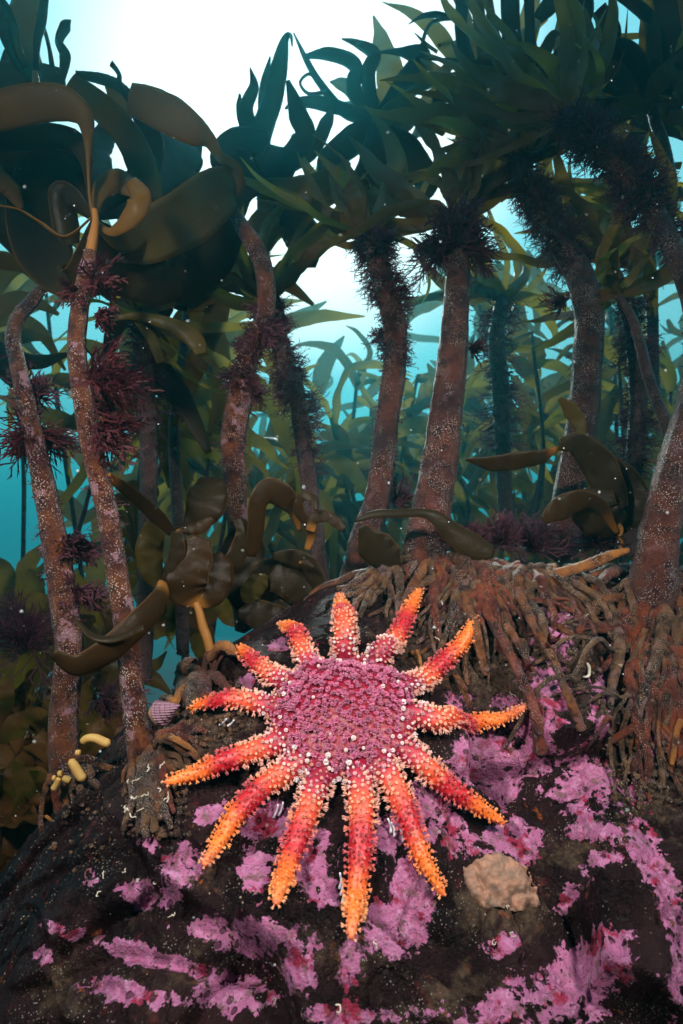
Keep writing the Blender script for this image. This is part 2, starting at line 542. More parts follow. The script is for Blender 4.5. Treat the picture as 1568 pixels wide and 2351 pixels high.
def grow(lo, flo, fhi, hi, step, g=1.12):
    mid = np.arange(flo, fhi + step, step)
    s, x, L = step, flo, []
    while x > lo:
        s *= g; x -= s; L.append(x)
    s, x, H = step, mid[-1], []
    while x < hi:
        s *= g; x += s; H.append(x)
    return np.concatenate([L[::-1], mid, H])
ga = grow(-2.2, -0.40, 0.50, 2.6, 0.0015)
gb = grow(-1.6, -0.26, 0.30, 2.2, 0.0015)
GA, GB = np.meshgrid(ga, gb)
fa, fb = GA.ravel(), GB.ravel()

def seg_dist(x, y, poly, closed=False):
    poly = np.asarray(poly)
    d = np.full(len(x), 1e9)
    tt = np.zeros(len(x))
    k = len(poly)
    for i in range(k if closed else k - 1):
        p, q = poly[i], poly[(i + 1) % k]
        e = q - p
        t = np.clip(((x - p[0]) * e[0] + (y - p[1]) * e[1]) / (e @ e), 0, 1)
        dd = np.hypot(x - p[0] - t * e[0], y - p[1] - t * e[1])
        d = np.minimum(d, dd)
    return d

def inside(x, y, poly):
    r = np.zeros(len(x), bool)
    k = len(poly)
    for i in range(k):
        (x1, y1), (x2, y2) = poly[i], poly[(i + 1) % k]
        c = ((y1 > y) != (y2 > y)) & (x < (x2 - x1) * (y - y1) / (y2 - y1 + 1e-12) + x1)
        r ^= c
    return r

outline = [px_plane(*q) for q in ((60, 2351), (100, 2170), (165, 2010), (235, 1870), (310, 1740), (400, 1590), (540, 1470),
                                  (630, 1385), (780, 1310), (930, 1262), (1250, 1275), (1568, 1275), (1700, 1270))]
outline = [np.array([-0.46, -1.7]), np.array([-0.38, -0.5])] + outline + [np.array([1.1, 0.26]), np.array([2.7, 0.35]), np.array([2.7, -1.7])]
e_out = seg_dist(fa, fb, outline, True)
e_out[inside(fa, fb, outline)] *= -1
soft = 0.035
h = -1.45 * np.logaddexp(0, (e_out - 0.01) / soft) * soft
p3 = np.stack([fa, fb, np.zeros_like(fa)], -1)
h += 0.055 * (fbm(p3 * 4.0 + 5.2, 3, 3) - 0.5)
h += 0.022 * (fbm(p3 * 14 + 1.7, 3, 9) - 0.5)
# angular facets: each cell of a stretched Voronoi pattern gets its own tilted plane
rs = np.random.RandomState(4)
seeds = rs.uniform([-0.6, -0.5], [0.8, 0.45], (130, 2))
ca, sa = math.cos(R(28)), math.sin(R(28))
wx = fa + 0.03 * (fbm(p3 * 20, 2, 21) - 0.5)
wy = fb + 0.03 * (fbm(p3 * 20 + 9, 2, 22) - 0.5)
ux, uy = wx * ca - wy * sa, (wx * sa + wy * ca) * 1.9
sxx, syy = seeds[:, 0] * ca - seeds[:, 1] * sa, (seeds[:, 0] * sa + seeds[:, 1] * ca) * 1.9
best = np.full(len(fa), 1e9); second = np.full(len(fa), 1e9); bid = np.zeros(len(fa), int)
for i in range(len(seeds)):
    dd = np.hypot(ux - sxx[i], uy - syy[i])
    nb = dd < best
    second = np.where(nb, best, np.minimum(second, dd))
    bid = np.where(nb, i, bid)
    best = np.minimum(best, dd)
cell_off = rs.uniform(-0.010, 0.010, len(seeds)); cell_tx = rs.normal(0, 0.22, len(seeds)); cell_ty = rs.normal(0, 0.22, len(seeds))
fac = cell_off[bid] + cell_tx[bid] * (fa - seeds[bid, 0]) + cell_ty[bid] * (fb - seeds[bid, 1])
edge = np.clip((second - best) / 0.008, 0, 1)
calm_out = 1 - np.exp(-(fa ** 2 + fb ** 2) / 0.07 ** 2)
h += (fac * (0.35 + 0.65 * edge) - 0.006 * (1 - edge)) * (0.3 + 0.7 * calm_out) * (1 - 0.85 / (1 + np.exp(-(fb - 0.13) / 0.012)))
# the boulder's right-hand edge steps back
edge_line = [px_plane(*q) for q in ((1375, 1440), (1400, 1560), (1450, 1720), (1500, 1900), (1540, 2080), (1560, 2351))]
el = np.array(edge_line)
xe = np.interp(fb, el[::-1, 1], el[::-1, 0])
h -= 0.030 * (1 / (1 + np.exp(-(fa - xe) / 0.006))) * np.clip((0.22 - fb) / 0.1, 0, 1)
# stone wedged in among the roots, and the cracks
st = px_plane(1300, 1450)
h += 0.022 * np.sqrt(np.clip(1 - ((fa - st[0]) / 0.038) ** 2 - ((fb - st[1]) / 0.05) ** 2, 0, 1))
for line, dep, wd in ((((1095, 1690), (1180, 1745), (1250, 1800), (1330, 1860), (1420, 1905)), 0.009, 0.005),
                      (((1240, 1810), (1330, 1775), (1380, 1745)), 0.007, 0.004),
                      (((230, 2080), (380, 2010), (540, 1935), (640, 1880)), 0.012, 0.007),
                      (((120, 2170), (300, 2195), (470, 2235), (640, 2270)), 0.010, 0.006),
                      (((560, 2050), (610, 2130), (640, 2180)), 0.006, 0.004),
                      (((1260, 1980), (1360, 2050), (1420, 2190)), 0.012, 0.012)):
    pl = [px_plane(*q) for q in line]
    h -= dep * np.exp(-(seg_dist(wx, wy, pl) / wd) ** 2)
# undercut dark hollows
for (px, py, rx, ry, dep) in ((1190, 1850, .05, .016, .016), (1400, 2120, .05, .04, .03), (560, 1960, .03, .02, .012), (1000, 2200, .03, .02, .012)):
    c = px_plane(px, py)
    h -= dep * np.exp(-((fa - c[0]) / rx) ** 2 - ((fb - c[1]) / ry) ** 2)
h += 0.006 * (fbm(p3 * 55, 5, 31, 0.62) - 0.5)
rg = 1 - np.abs(2 * fbm(p3 * 34 + 3, 4, 41) - 1)
h -= 0.006 * np.clip(rg - 0.86, 0, 1) / 0.14 * calm_out

pos = O + fa[:, None] * RIGHT + fb[:, None] * BV + h[:, None] * NV
# crust and silt masks live on the rock surface
dep = pos @ FWD
ppx = CX + FPX * (pos[:, 0] / np.maximum(dep, 0.05))
ppy = CY - FPX * ((pos @ UP) / np.maximum(dep, 0.05))
crust = np.full(len(fa), -0.4)
blobs = [(1125, 1750, 85, 60, 15), (1075, 1735, 45, 50, 0), (1245, 1640, 50, 110, 8), (1240, 1745, 60, 40, 0), (1330, 1805, 95, 62, 25), (1300, 1760, 60, 40, 10),
         (1268, 1440, 38, 62, -25), (1215, 1570, 25, 50, -25), (1155, 1608, 28, 22, 0), (1050, 1610, 45, 25, -20), (1370, 1600, 22, 50, 10), (1385, 1670, 20, 34, 10),
         (1115, 1930, 55, 32, -10), (1195, 1935, 42, 44, 0), (1150, 1820, 55, 25, 10), (1355, 1905, 52, 24, 10), (1040, 1900, 45, 50, 0), (950, 2050, 42, 110, 0),
         (905, 1900, 60, 60, 0), (990, 1870, 50, 70, 0), (705, 1960, 60, 60, 0), (735, 2040, 45, 45, 0), (620, 1890, 48, 40, 0), (345, 2055, 60, 30, 5),
         (420, 2010, 60, 40, -40), (430, 1950, 30, 30, 0), (590, 2000, 30, 55, 0), (480, 2130, 60, 22, -5), (600, 2150, 120, 40, 5), (300, 2185, 90, 22, 10),
         (420, 2220, 120, 24, 12), (280, 2275, 100, 22, 10), (560, 2290, 90, 36, 0), (680, 2230, 60, 50, 20), (800, 2230, 35, 60, 0), (900, 2130, 50, 60, 0),
         (1330, 2255, 120, 75, -20), (1230, 2310, 130, 50, -5), (1400, 2200, 45, 60, 0), (1130, 2340, 80, 20, -10), (1310, 2055, 22, 62, 35), (1380, 1970, 30, 20, 0),
         (1490, 1960, 30, 70, -20), (1540, 2080, 28, 90, -15), (1460, 1800, 20, 60, -20), (1500, 1720, 30, 20, 0), (1560, 2250, 25, 90, 0), (1150, 2170, 34, 20, -30),
         (1185, 2255, 28, 14, 0), (150, 2140, 40, 18, 20), (110, 2195, 22, 22, 0), (570, 1570, 22, 20, 0), (560, 1610, 16, 30, 30), (345, 1935, 24, 20, 0),
         (780, 2330, 80, 24, 0), (900, 2330, 60, 24, 0), (640, 1480, 22, 14, 0), (735, 1478, 20, 8, 0), (480, 1870, 40, 16, -30), (210, 2020, 20, 20, 0)]
for (bx, by, rx, ry, ang) in blobs:
    c, s = math.cos(R(ang)), math.sin(R(ang))
    dx, dy = ppx - bx, ppy - by
    q = np.hypot((dx * c + dy * s) / rx, (-dx * s + dy * c) / ry)
    crust = np.maximum(crust, np.where(dep > 0.2, np.clip(1.22 - 0.68 * q, -0.4, 0.90), -0.4))
silt = np.zeros(len(fa))
for (bx, by, rx, ry, v) in ((1150, 1450, 260, 220, .8), (1500, 1600, 160, 320, .9), (1150, 2090, 180, 80, .55), (420, 1640, 200, 160, .7), (700, 2180, 300, 90, .45),
                            (1000, 2300, 180, 90, .5), (350, 2250, 300, 120, .35), (150, 2290, 80, 80, .6), (1300, 1960, 120, 50, .5), (480, 2020, 160, 50, .4)):
    silt = np.maximum(silt, v * np.exp(-((ppx - bx) / rx) ** 2 - ((ppy - by) / ry) ** 2))
nA, nB = len(ga), len(gb)
ii = (np.arange(nB - 1)[:, None] * nA + np.arange(nA - 1)[None, :]).ravel()
quads = np.stack([ii, ii + 1, ii + nA + 1, ii + nA], -1)
mb = MB()
mb.add(pos, quads)
rock = mb.build('rock', M['rock'])
rock['kind'] = 'structure'
for nm, arr in (('crust', crust), ('silt', silt)):
    at = rock.data.attributes.new(nm, 'FLOAT', 'POINT')
    at.data.foreach_set('value', arr.astype(np.float32))

Hgrid = h.reshape(nB, nA)
def surf(a, b, lift=0.0):
    a = np.atleast_1d(np.asarray(a, float)); b = np.atleast_1d(np.asarray(b, float))
    i = np.clip(np.searchsorted(ga, a) - 1, 0, nA - 2); j = np.clip(np.searchsorted(gb, b) - 1, 0, nB - 2)
    u = (a - ga[i]) / (ga[i + 1] - ga[i]); v = (b - gb[j]) / (gb[j + 1] - gb[j])
    hh = Hgrid[j, i] * (1 - u) * (1 - v) + Hgrid[j, i + 1] * u * (1 - v) + Hgrid[j + 1, i] * (1 - u) * v + Hgrid[j + 1, i + 1] * u * v
    return O + a[:, None] * RIGHT + b[:, None] * BV + (hh + lift)[:, None] * NV
sub = 3
cg_a, cg_b = np.arange(0, nA, sub), np.arange(0, nB, sub)
pc = pos.reshape(nB, nA, 3)[np.ix_(cg_b, cg_a)]
nb_, na_ = pc.shape[:2]
jj = (np.arange(nb_ - 1)[:, None] * na_ + np.arange(na_ - 1)[None, :]).ravel()
BVH = BVHTree.FromPolygons([Vector(v) for v in pc.reshape(-1, 3)], [(int(x), int(x + 1), int(x + na_ + 1), int(x + na_)) for x in jj])
def px_ab(px, py):
    r = Vector(FWD + RIGHT * ((px - CX) / FPX) + UP * ((CY - py) / FPX))
    hit = BVH.ray_cast(Vector((0, 0, 0)), r.normalized())
    if hit[0] is None or hit[3] > 1.6:
        return px_plane(px, py)
    p = np.array(hit[0]) - O
    return np.array([p[0], p @ BV])

# seabed far below
mb = MB()
gx = np.linspace(-40, 40, 60)
X, Y = np.meshgrid(gx, gx + 15)
Z = -1.5 + 0.35 * (fbm(np.stack([X.ravel(), Y.ravel(), X.ravel() * 0], -1) * 0.6, 3, 5) - 0.5)
ii = (np.arange(59)[:, None] * 60 + np.arange(59)[None, :]).ravel()
mb.add(np.stack([X.ravel(), Y.ravel(), Z], -1), np.stack([ii, ii + 1, ii + 61, ii + 60], -1))
tag(mb.build('seabed', M['seabed']), kind='structure')

# ------------------------------------------------------------------ the sunstar
ARMS = [((790, 1530), (789, 1430), (779, 1337)), ((872, 1545), (925, 1450), (966, 1356)), ((925, 1590), (1020, 1535), (1065, 1487), (1090, 1437)),
        ((950, 1660), (1010, 1672), (1100, 1672), (1208, 1650)), ((935, 1745), (1000, 1808), (1070, 1862), (1158, 1912)), ((885, 1790), (930, 1890), (965, 1985), (1020, 2078)),
        ((825, 1810), (828, 1930), (818, 2070), (803, 2190)), ((735, 1800), (700, 1900), (662, 2010), (634, 2103)), ((690, 1765), (600, 1835), (525, 1925), (470, 2012)),
        ((660, 1718), (560, 1755), (470, 1800), (382, 1830)), ((640, 1648), (550, 1640), (437, 1645)), ((665, 1592), (605, 1555), (546, 1504)), ((715, 1545), (675, 1470), (638, 1393))]
center_ab = px_ab(788, 1648)
def smooth_surf(a, b, lift):
    # the animal bridges small hollows: average the rock height round each point
    offs = [(0, 0), (.012, 0), (-.012, 0), (0, .012), (0, -.012), (.008, .008), (-.008, .008), (.008, -.008), (-.008, -.008)]
    hs_ = np.array([(surf(np.asarray(a) + da, np.asarray(b) + db, 0) - O) @ NV for da, db in offs])
    hh_ = 0.45 * hs_.mean(0) + 0.55 * hs_.max(0)
    return O + np.atleast_1d(a)[:, None] * RIGHT + np.atleast_1d(b)[:, None] * BV + (hh_ + lift)[:, None] * NV
arm_curves = []
mb = MB()
rs = np.random.RandomState(7)
for A in ARMS:
    ab = np.array([px_ab(*q) for q in A])
    ab = np.vstack([center_ab * 0.55 + ab[0] * 0.45, ab])
    c2 = catmull(ab, 40)
    L = np.concatenate([[0], np.cumsum(np.hypot(*np.diff(c2, axis=0).T))])
    s = L / L[-1]
    # radius: swollen base, slow taper, blunt tip
    s0 = np.clip((s - 0.30) / 0.70, 0, 1)
    rad = np.interp(s0, [0, 0.15, 0.45, 0.75, 0.93, 1.0], [0.0104, 0.0096, 0.0080, 0.0058, 0.0037, 0.0024])
    lift = rad * 0.75 + 0.0035 + 0.0035 * s0 + (0.006 * s0 if A[0] == (660, 1718) else 0)
    p = smooth_surf(c2[:, 0], c2[:, 1], lift)
    p = np.array([np.convolve(np.pad(p[:, q], 2, mode='edge'), np.ones(5) / 5, 'valid') for q in range(3)]).T
    arm_curves.append((p, np.clip((s - 0.17) / 0.83, 0, 1), rad))
    tube(mb, p, rad, n=40, sides=16)
# domed disc
nr, na2 = 14, 48
th = np.linspace(0, 2 * np.pi, na2, endpoint=False)
rr = np.linspace(0, 1, nr)
disc_R = 0.066
aa = center_ab[0] + disc_R * rr[:, None] * np.cos(th)[None, :]
bb = center_ab[1] + disc_R * rr[:, None] * np.sin(th)[None, :]
top = 0.008 + 0.022 * np.sqrt(np.clip(1 - rr ** 2, 0, 1))
bot = 0.010 - 0.016 * np.sqrt(np.clip(1 - rr ** 2, 0, 1))
base_c = smooth_surf([center_ab[0]], [center_ab[1]], np.zeros(1))[0]
for prof, flip in ((top, False), (bot, True)):
    V = smooth_surf(aa.ravel(), bb.ravel(), np.repeat(prof, na2))
    i = np.arange(nr - 1)[:, None] * na2; j = np.arange(na2)[None, :]; j2 = (j + 1) % na2
    F = np.stack([i + j, i + j2, i + na2 + j2, i + na2 + j], -1).reshape(-1, 4)
    mb.add(V, F[:, ::-1] if not flip else F)
tmp = mb.build('sunstar_tmp', M['star_skin'])
md = tmp.modifiers.new('r', 'REMESH'); md.mode = 'VOXEL'; md.voxel_size = 0.0018; md.use_smooth_shade = True
sm_ = tmp.modifiers.new('s', 'SMOOTH'); sm_.iterations = 8; sm_.factor = 0.5
dg = bpy.context.evaluated_depsgraph_get()
ev = tmp.evaluated_get(dg)
me = ev.to_mesh()
nV = len(me.vertices)
SV = np.empty(nV * 3, np.float32); me.vertices.foreach_get('co', SV); SV = SV.reshape(-1, 3).astype(float)
SN = np.empty(nV * 3, np.float32); me.vertices.foreach_get('normal', SN); SN = SN.reshape(-1, 3).astype(float)
nl = len(me.loops); li = np.empty(nl, np.int32); me.loops.foreach_get('vertex_index', li)
lt = np.empty(len(me.polygons), np.int32); me.polygons.foreach_get('loop_total', lt)
assert (lt == 4).all()
SF = li.reshape(-1, 4)
ev.to_mesh_clear()
bpy.data.objects.remove(tmp)

C0 = smooth_surf([center_ab[0]], [center_ab[1]], np.array([0.02]))[0]
def star_param(pts):
    """arm index, position along the arm (0 at the disc edge, 1 at the tip), sideways share of the half-width"""
    best = np.full(len(pts), 1e9); t = np.zeros(len(pts)); arm = np.zeros(len(pts), int); rel = np.zeros(len(pts))
    for k_, (p, s0, rad) in enumerate(arm_curves):
        d = np.linalg.norm(pts[:, None, :] - p[None, :, :], axis=2)
        j = d.argmin(1)
        dm = d[np.arange(len(pts)), j]
        nb = dm < best
        best = np.where(nb, dm, best); t = np.where(nb, s0[j], t); arm = np.where(nb, k_, arm)
        rel = np.where(nb, dm / rad[j], rel)
    rdisc = np.linalg.norm(pts - C0, axis=1)
    t = np.minimum(t, np.clip((rdisc - 0.058) / 0.115, 0, 1))
    return arm, t, rdisc
ARM_SHIFT = rs.normal(0, 0.035, len(ARMS))
def band(t, x):     # piecewise colour along the arm
    xs = [q[0] for q in x]; cs = np.array([q[1] for q in x])
    return np.stack([np.interp(t, xs, cs[:, i]) for i in range(3)], -1)
SKIN = [(0, (0.24, 0.004, 0.022)), (0.05, (0.28, 0.010, 0.035)), (0.14, (0.46, 0.035, 0.05)), (0.24, (0.64, 0.085, 0.035)), (0.34, (0.62, 0.06, 0.03)), (0.42, (0.46, 0.012, 0.022)), (0.54, (0.48, 0.012, 0.02)),
        (0.66, (0.78, 0.14, 0.02)), (0.82, (0.86, 0.20, 0.03)), (1.0, (0.72, 0.18, 0.08))]
PAX = [(0, (0.40, 0.070, 0.17)), (0.06, (0.50, 0.19, 0.28)), (0.13, (0.80, 0.52, 0.54)), (0.22, (0.86, 0.48, 0.36)), (0.33, (0.80, 0.26, 0.13)), (0.42, (0.52, 0.07, 0.09)), (0.54, (0.55, 0.07, 0.07)),
       (0.66, (0.86, 0.22, 0.045)), (0.82, (0.90, 0.27, 0.055)), (1.0, (0.78, 0.30, 0.18))]
arm, t, rd = star_param(SV)
jit = 0.10 * (fbm(SV * 90, 3, 77) - 0.5)
tb = np.clip(t + ARM_SHIFT[arm] * (t > 0.02) + jit * (t > 0.02), 0, 1)
skin_c = band(tb, SKIN)
star = thing('sunstar', tuple(base_c), 'large pink and orange sunstar with thirteen spiny arms spread on the pink crusted rock', 'starfish')
mb = MB()
SVb = SV + SN * (0.0008 * (fbm(SV * 260, 2, 5) - 0.5))[:, None] * 2
mb.add(SVb, SF, skin_c)
body = mb.build('body', M['star_skin'], star)

# paxillae: scatter points on the upper skin with even spacing
fc = SV[SF].mean(1); fn = nrm(SN[SF].mean(1))
up = fn @ NV
keep = np.where(up > -0.12)[0]
rs = np.random.RandomState(11)
order = rs.permutation(keep)
cell = 0.0062
taken = {}
sites = []
farm, ft, frd = star_param(fc)
spacing = np.where(ft > 0.02, np.interp(ft, [0, 0.6, 1], [0.0038, 0.0033, 0.0023]), 0.0052)
for f in order:
    p = fc[f]; key = tuple((p / cell).astype(int)); ok = True
    sp = spacing[f] * (0.85 + 0.3 * ((f * 7919) % 97) / 97)
    for dx in (-1, 0, 1):
        for dy in (-1, 0, 1):
            for dz in (-1, 0, 1):
                for q in taken.get((key[0] + dx, key[1] + dy, key[2] + dz), ()):
                    if (q[0] - p[0]) ** 2 + (q[1] - p[1]) ** 2 + (q[2] - p[2]) ** 2 < sp * sp:
                        ok = False; break
                if not ok: break
            if not ok: break
        if not ok: break
    if ok:
        taken.setdefault(key, []).append(p); sites.append(f)
sites = np.array(sites)

def spine_tmpl():
    # a four-sided spinelet along +Z, unit length, unit half-width, slightly clubbed
    v = []
    for z, r_ in ((0, 1.0), (0.6, 1.05), (0.92, 0.75)):
        for q in range(4): v.append((r_ * math.cos(q * math.pi / 2), r_ * math.sin(q * math.pi / 2), z))
    v.append((0, 0, 1))
    f = []
    for l in range(2):
        for q in range(4): f.append((l * 4 + q, l * 4 + (q + 1) % 4, l * 4 + 4 + (q + 1) % 4, l * 4 + 4 + q))
    return np.array(v, float), np.array(f), np.array([(8 + q, 8 + (q + 1) % 4, 12) for q in range(4)])
TV, TF4, TF3 = spine_tmpl()
class Spines:
    def __init__(s): s.p, s.d, s.l, s.w, s.c0, s.c1 = [], [], [], [], [], []
    def add(s, p, d, l, w, c0, c1): s.p.append(p); s.d.append(d); s.l.append(l); s.w.append(w); s.c0.append(c0); s.c1.append(c1)
    def flush(s, mb):
        p, d = np.array(s.p), nrm(np.array(s.d)); l, w = np.array(s.l), np.array(s.w); c0, c1 = np.array(s.c0), np.array(s.c1)
        ref = np.where(np.abs(d[:, 2:3]) < 0.9, np.array([[0, 0, 1.0]]), np.array([[1.0, 0, 0]]))
        x = nrm(np.cross(ref, d)); y = np.cross(d, x)
        V = p[:, None] + TV[None, :, 0:1] * x[:, None] * w[:, None, None] + TV[None, :, 1:2] * y[:, None] * w[:, None, None] + TV[None, :, 2:3] * d[:, None] * l[:, None, None]
        k_ = len(TV); n_ = len(p)
        base = (np.arange(n_) * k_)[:, None, None]
        Cc = c0[:, None] * (1 - TV[None, :, 2:3]) + c1[:, None] * TV[None, :, 2:3]
        b0 = mb.n
        mb.add(V.reshape(-1, 3), (TF4[None] + base).reshape(-1, 4), Cc.reshape(-1, 3))
        mb.f.append((TF3[None] + base).reshape(-1, 3) + b0)
sp = Spines(); big = Spines(); marg = Spines()
arm_s, t_s, rd_s = farm[sites], ft[sites], frd[sites]
jit = 0.10 * (fbm(fc[sites] * 90, 3, 77) - 0.5)
tb_s = np.clip(t_s + (ARM_SHIFT[arm_s] + jit) * (t_s > 0.02), 0, 1)
pc_ = band(tb_s, PAX); sk_ = band(tb_s, SKIN)
ups = up[sites]
WHITE = np.array([0.80, 0.66, 0.66])
knobs = MB()
for q, f in enumerate(sites):
    p, n = fc[f], fn[f]
    tt, c = t_s[q], pc_[q] * rs.uniform(0.7, 1.2)
    size = np.interp(tt, [0, 0.02, 0.6, 1], [1.12, 0.80, 0.62, 0.42]) * rs.uniform(0.7, 1.25)
    edge_ = ups[q] < 0.42 and tt > 0.01
    rim_d = tt < 0.16 and rd_s[q] > 0.05
    t1 = nrm(np.cross(n, [0.3, 0.2, 0.9])); t2 = np.cross(n, t1)
    white = (tt <= 0.02 and rs.rand() < 0.055) or (rim_d and rs.rand() < 0.24)
    pale = edge_ or (tt > 0.02 and tt < 0.32 and rs.rand() < 0.5) or (tt > 0.5 and rs.rand() < 0.15)
    ctip = np.minimum(c * 1.22 + (0.10 if tt < 0.06 else 0.03), 1)
    if edge_ and tt < 0.36: ctip = np.array([0.84, 0.44, 0.34]); c = c * 0.5 + ctip * 0.5
    elif edge_: ctip = np.minimum(ctip * 1.1 + 0.05, 1)
    if white: c = WHITE * 0.9; ctip = WHITE * 1.05
    elif pale and not edge_: c = c * 0.55 + np.array([0.92, 0.55, 0.30]) * 0.45; ctip = c * 1.05
    if edge_:
        n = nrm(n + NV * 0.25)
    ln = 0.0031 * size * (2.0 if edge_ else (1.2 if tt < 0.03 else 1.05))
    n = nrm(n + rs.normal(0, 0.16, 3))
    hs = 0.0013 * size * (0.6 if edge_ else 1.0)
    base_p = p + n * hs
    # stalk
    sp.add(p - n * 0.0008, n, hs + 0.0012, 0.0013 * size, sk_[q], c * 0.9)
    if white or (pale and not edge_):
        kk, ring = (11, 0.8)
        for z in range(kk):
            a_ = 6.283 * z / kk + rs.rand() * 0.3
            sp.add(base_p, n * 0.55 + (t1 * math.cos(a_) + t2 * math.sin(a_)) * 0.85, ln * 0.62, 0.00055 * size, c, ctip)
        for z in range(5):
            a_ = 6.283 * z / 5
            sp.add(base_p, n + (t1 * math.cos(a_) + t2 * math.sin(a_)) * 0.4, ln * 0.85, 0.0006 * size, c, ctip)
    else:
        kk = 7 if edge_ else (13 if tt < 0.03 else 10)
        for z in range(kk):
            a_ = 6.283 * (z + rs.rand() * 0.5) / kk
            k2 = rs.uniform(0.2, 0.6) if edge_ else (rs.uniform(0.8, 1.7) if tt < 0.03 else rs.uniform(0.6, 1.2))
            sp.add(base_p, n + (t1 * math.cos(a_) + t2 * math.sin(a_)) * k2, ln * rs.uniform(0.75, 1.1), 0.00040 * size, c * 0.75, ctip)
        for z in range(3):
            a_ = rs.rand() * 6.283
            sp.add(base_p, n + (t1 * math.cos(a_) + t2 * math.sin(a_)) * 0.25, ln * 0.95, 0.00042 * size, c * 0.85, ctip)
mb = MB(); sp.flush(mb)
spn = mb.build('paxilla_spines', M['star_spines'], star, smooth=False)
spn['kind'] = 'stuff'
# tube feet showing under a few arms
tf = MB()
rs = np.random.RandomState(15)
M['tube_foot'] = simple('tube foot', (0.62, 0.60, 0.66), (0.5, 0.48, 0.55), 100, 0.4, 0)
for (px, py) in ((505, 1668), (522, 1672), (897, 1915), (905, 1925), (925, 1935), (780, 2042), (786, 2075), (628, 1880), (640, 1874), (783, 2058), (520, 1772), (535, 1770)):
    a_, b_ = px_ab(px, py)
    p0 = surf(a_, b_, 0.002)[0]
    toward = nrm(C0 - p0) * 0.007 + NV * 0.007
    tube(tf, [p0, p0 + toward * 0.5 + RIGHT * 0.001, p0 + toward], [0.0013, 0.0008, 0.0008], n=8, sides=6)
tfo = tf.build('tube_feet', M['tube_foot'], star)
tfo['kind'] = 'stuff'

# ------------------------------------------------------------------ red algae fronds
def frond(mb, p, d, L, rs, w=0.0016, nb=6, spread=0.8, sub=True):
    """a flat branching frond of narrow strips"""
    d = nrm(d)
    side = nrm(np.cross(d, rs.normal(size=3)))
    nn = np.cross(d, side)
    def strip(p0, dd, L_, w_):
        sd = nrm(np.cross(dd, nn))
        k_ = 3
        bend = nn * rs.normal(0, 0.18) + sd * rs.normal(0, 0.15)
        pts = [p0 + dd * L_ * q / k_ + bend * L_ * (q / k_) ** 2 for q in range(k_ + 1)]
        ws = [w_ * 0.7, w_, w_ * 0.9, w_ * 0.25]
        V = []
        for q in range(k_ + 1):
            V += [pts[q] - sd * ws[q], pts[q] + sd * ws[q]]
        mb.add(V, [(2 * q, 2 * q + 1, 2 * q + 3, 2 * q + 2) for q in range(k_)])
        return pts
    pts = strip(p, d, L, w)
    for q in range(nb):
        f = (q + 0.8) / nb * 0.95
        base = np.array([np.interp(f * 3, range(4), np.array(pts)[:, i]) for i in range(3)])
        sg = 1 if q % 2 else -1
        dd = nrm(d + side * sg * spread * rs.uniform(0.7, 1.2) + nn * rs.normal(0, 0.2))
        l2 = L * (0.55 - 0.3 * f) * rs.uniform(0.7, 1.3)
        p2 = strip(base, dd, l2, w * 0.8)
        if sub:
            for z in (0.4, 0.7):
                b2 = p2[0] * (1 - z) + p2[-1] * z
                sg2 = rs.choice([-1, 1])
                strip(b2, nrm(dd + side * 0.5 * sg2 + d * 0.5), l2 * 0.5, w * 0.65)

def tuft(mb, p, d, L, n, rs, w=0.0016, cone=0.7, nb=6, sub=True):
    for _ in range(n):
        dd = nrm(nrm(d) + rs.normal(0, cone, 3))
        frond(mb, p + rs.normal(0, L * 0.06, 3), dd, L * rs.uniform(0.5, 1.1), rs, w, nb, 0.8, sub)

def fuzz_along(mb, C, r, rs, n, L, s_range=(0, 1), w=0.001, nb=4, sub=False):
    """soft growth in uneven clumps along a stalk, drooping a little"""
    k_ = len(C)
    S = rs.uniform(*s_range, n)
    D = rs.normal(size=(n, 3))
    cl = fbm(np.stack([S * 17, nrm(D)[:, 0] * 1.3 + 5, nrm(D)[:, 1] * 1.3], -1) + rs.rand() * 50, 3, 3)
    ends = np.clip(np.minimum((S - s_range[0]), np.where(s_range[1] > .97, 1, s_range[1] - S)) / (0.12 * (s_range[1] - s_range[0])), 0.15, 1)
    for s, d, c_, e_ in zip(S, D, cl, ends):
        if c_ < 0.40 or rs.rand() > e_: continue
        i = min(int(s * (k_ - 1)), k_ - 2); f = s * (k_ - 1) - i
        c = C[i] * (1 - f) + C[i + 1] * f
        T = nrm(C[i + 1] - C[i])
        d = nrm(d - T * (d @ T))
        ll = L * rs.uniform(0.5, 1.2) * np.interp(c_, [0.40, 0.5, 0.65], [0.35, 0.9, 1.9]) * (0.5 + 0.5 * e_)
        frond(mb, c + d * r[i] * 0.9, d + T * rs.uniform(-0.5, 0.4) - np.array([0, 0, rs.uniform(0, .6)]), ll, rs, w, nb, 0.8, sub)

def PP(pts, d):
    dd = lerp_list(d, len(pts))
    return np.array([P(x, y, z) for (x, y), z in zip(pts, dd)])

def stipe_part(kp, pts, wpx, d, m, name='stipe', n=70, sides=20, rough=0.10, seed=0):
    mb = MB()
    p3_ = PP(pts, d)
    r = lerp_list(wpx, len(pts)) * 0.5 * lerp_list(d, len(pts)) / FPX
    C, T, rr_ = tube(mb, p3_, r, n=n, sides=sides, rough=rough, rscale=110, seed=seed)
    o = mb.build(name, m, kp)
    return o, C, rr_

Z1, Z2, Z3 = (0, 0, 0.5), (784, 0, 0.5), (251, 1003.5, 0.36)   # tracing frames: offset x, y, scale
def fr(frame, pts): return [(frame[0] + x * frame[2], frame[1] + y * frame[2]) for x, y in pts]

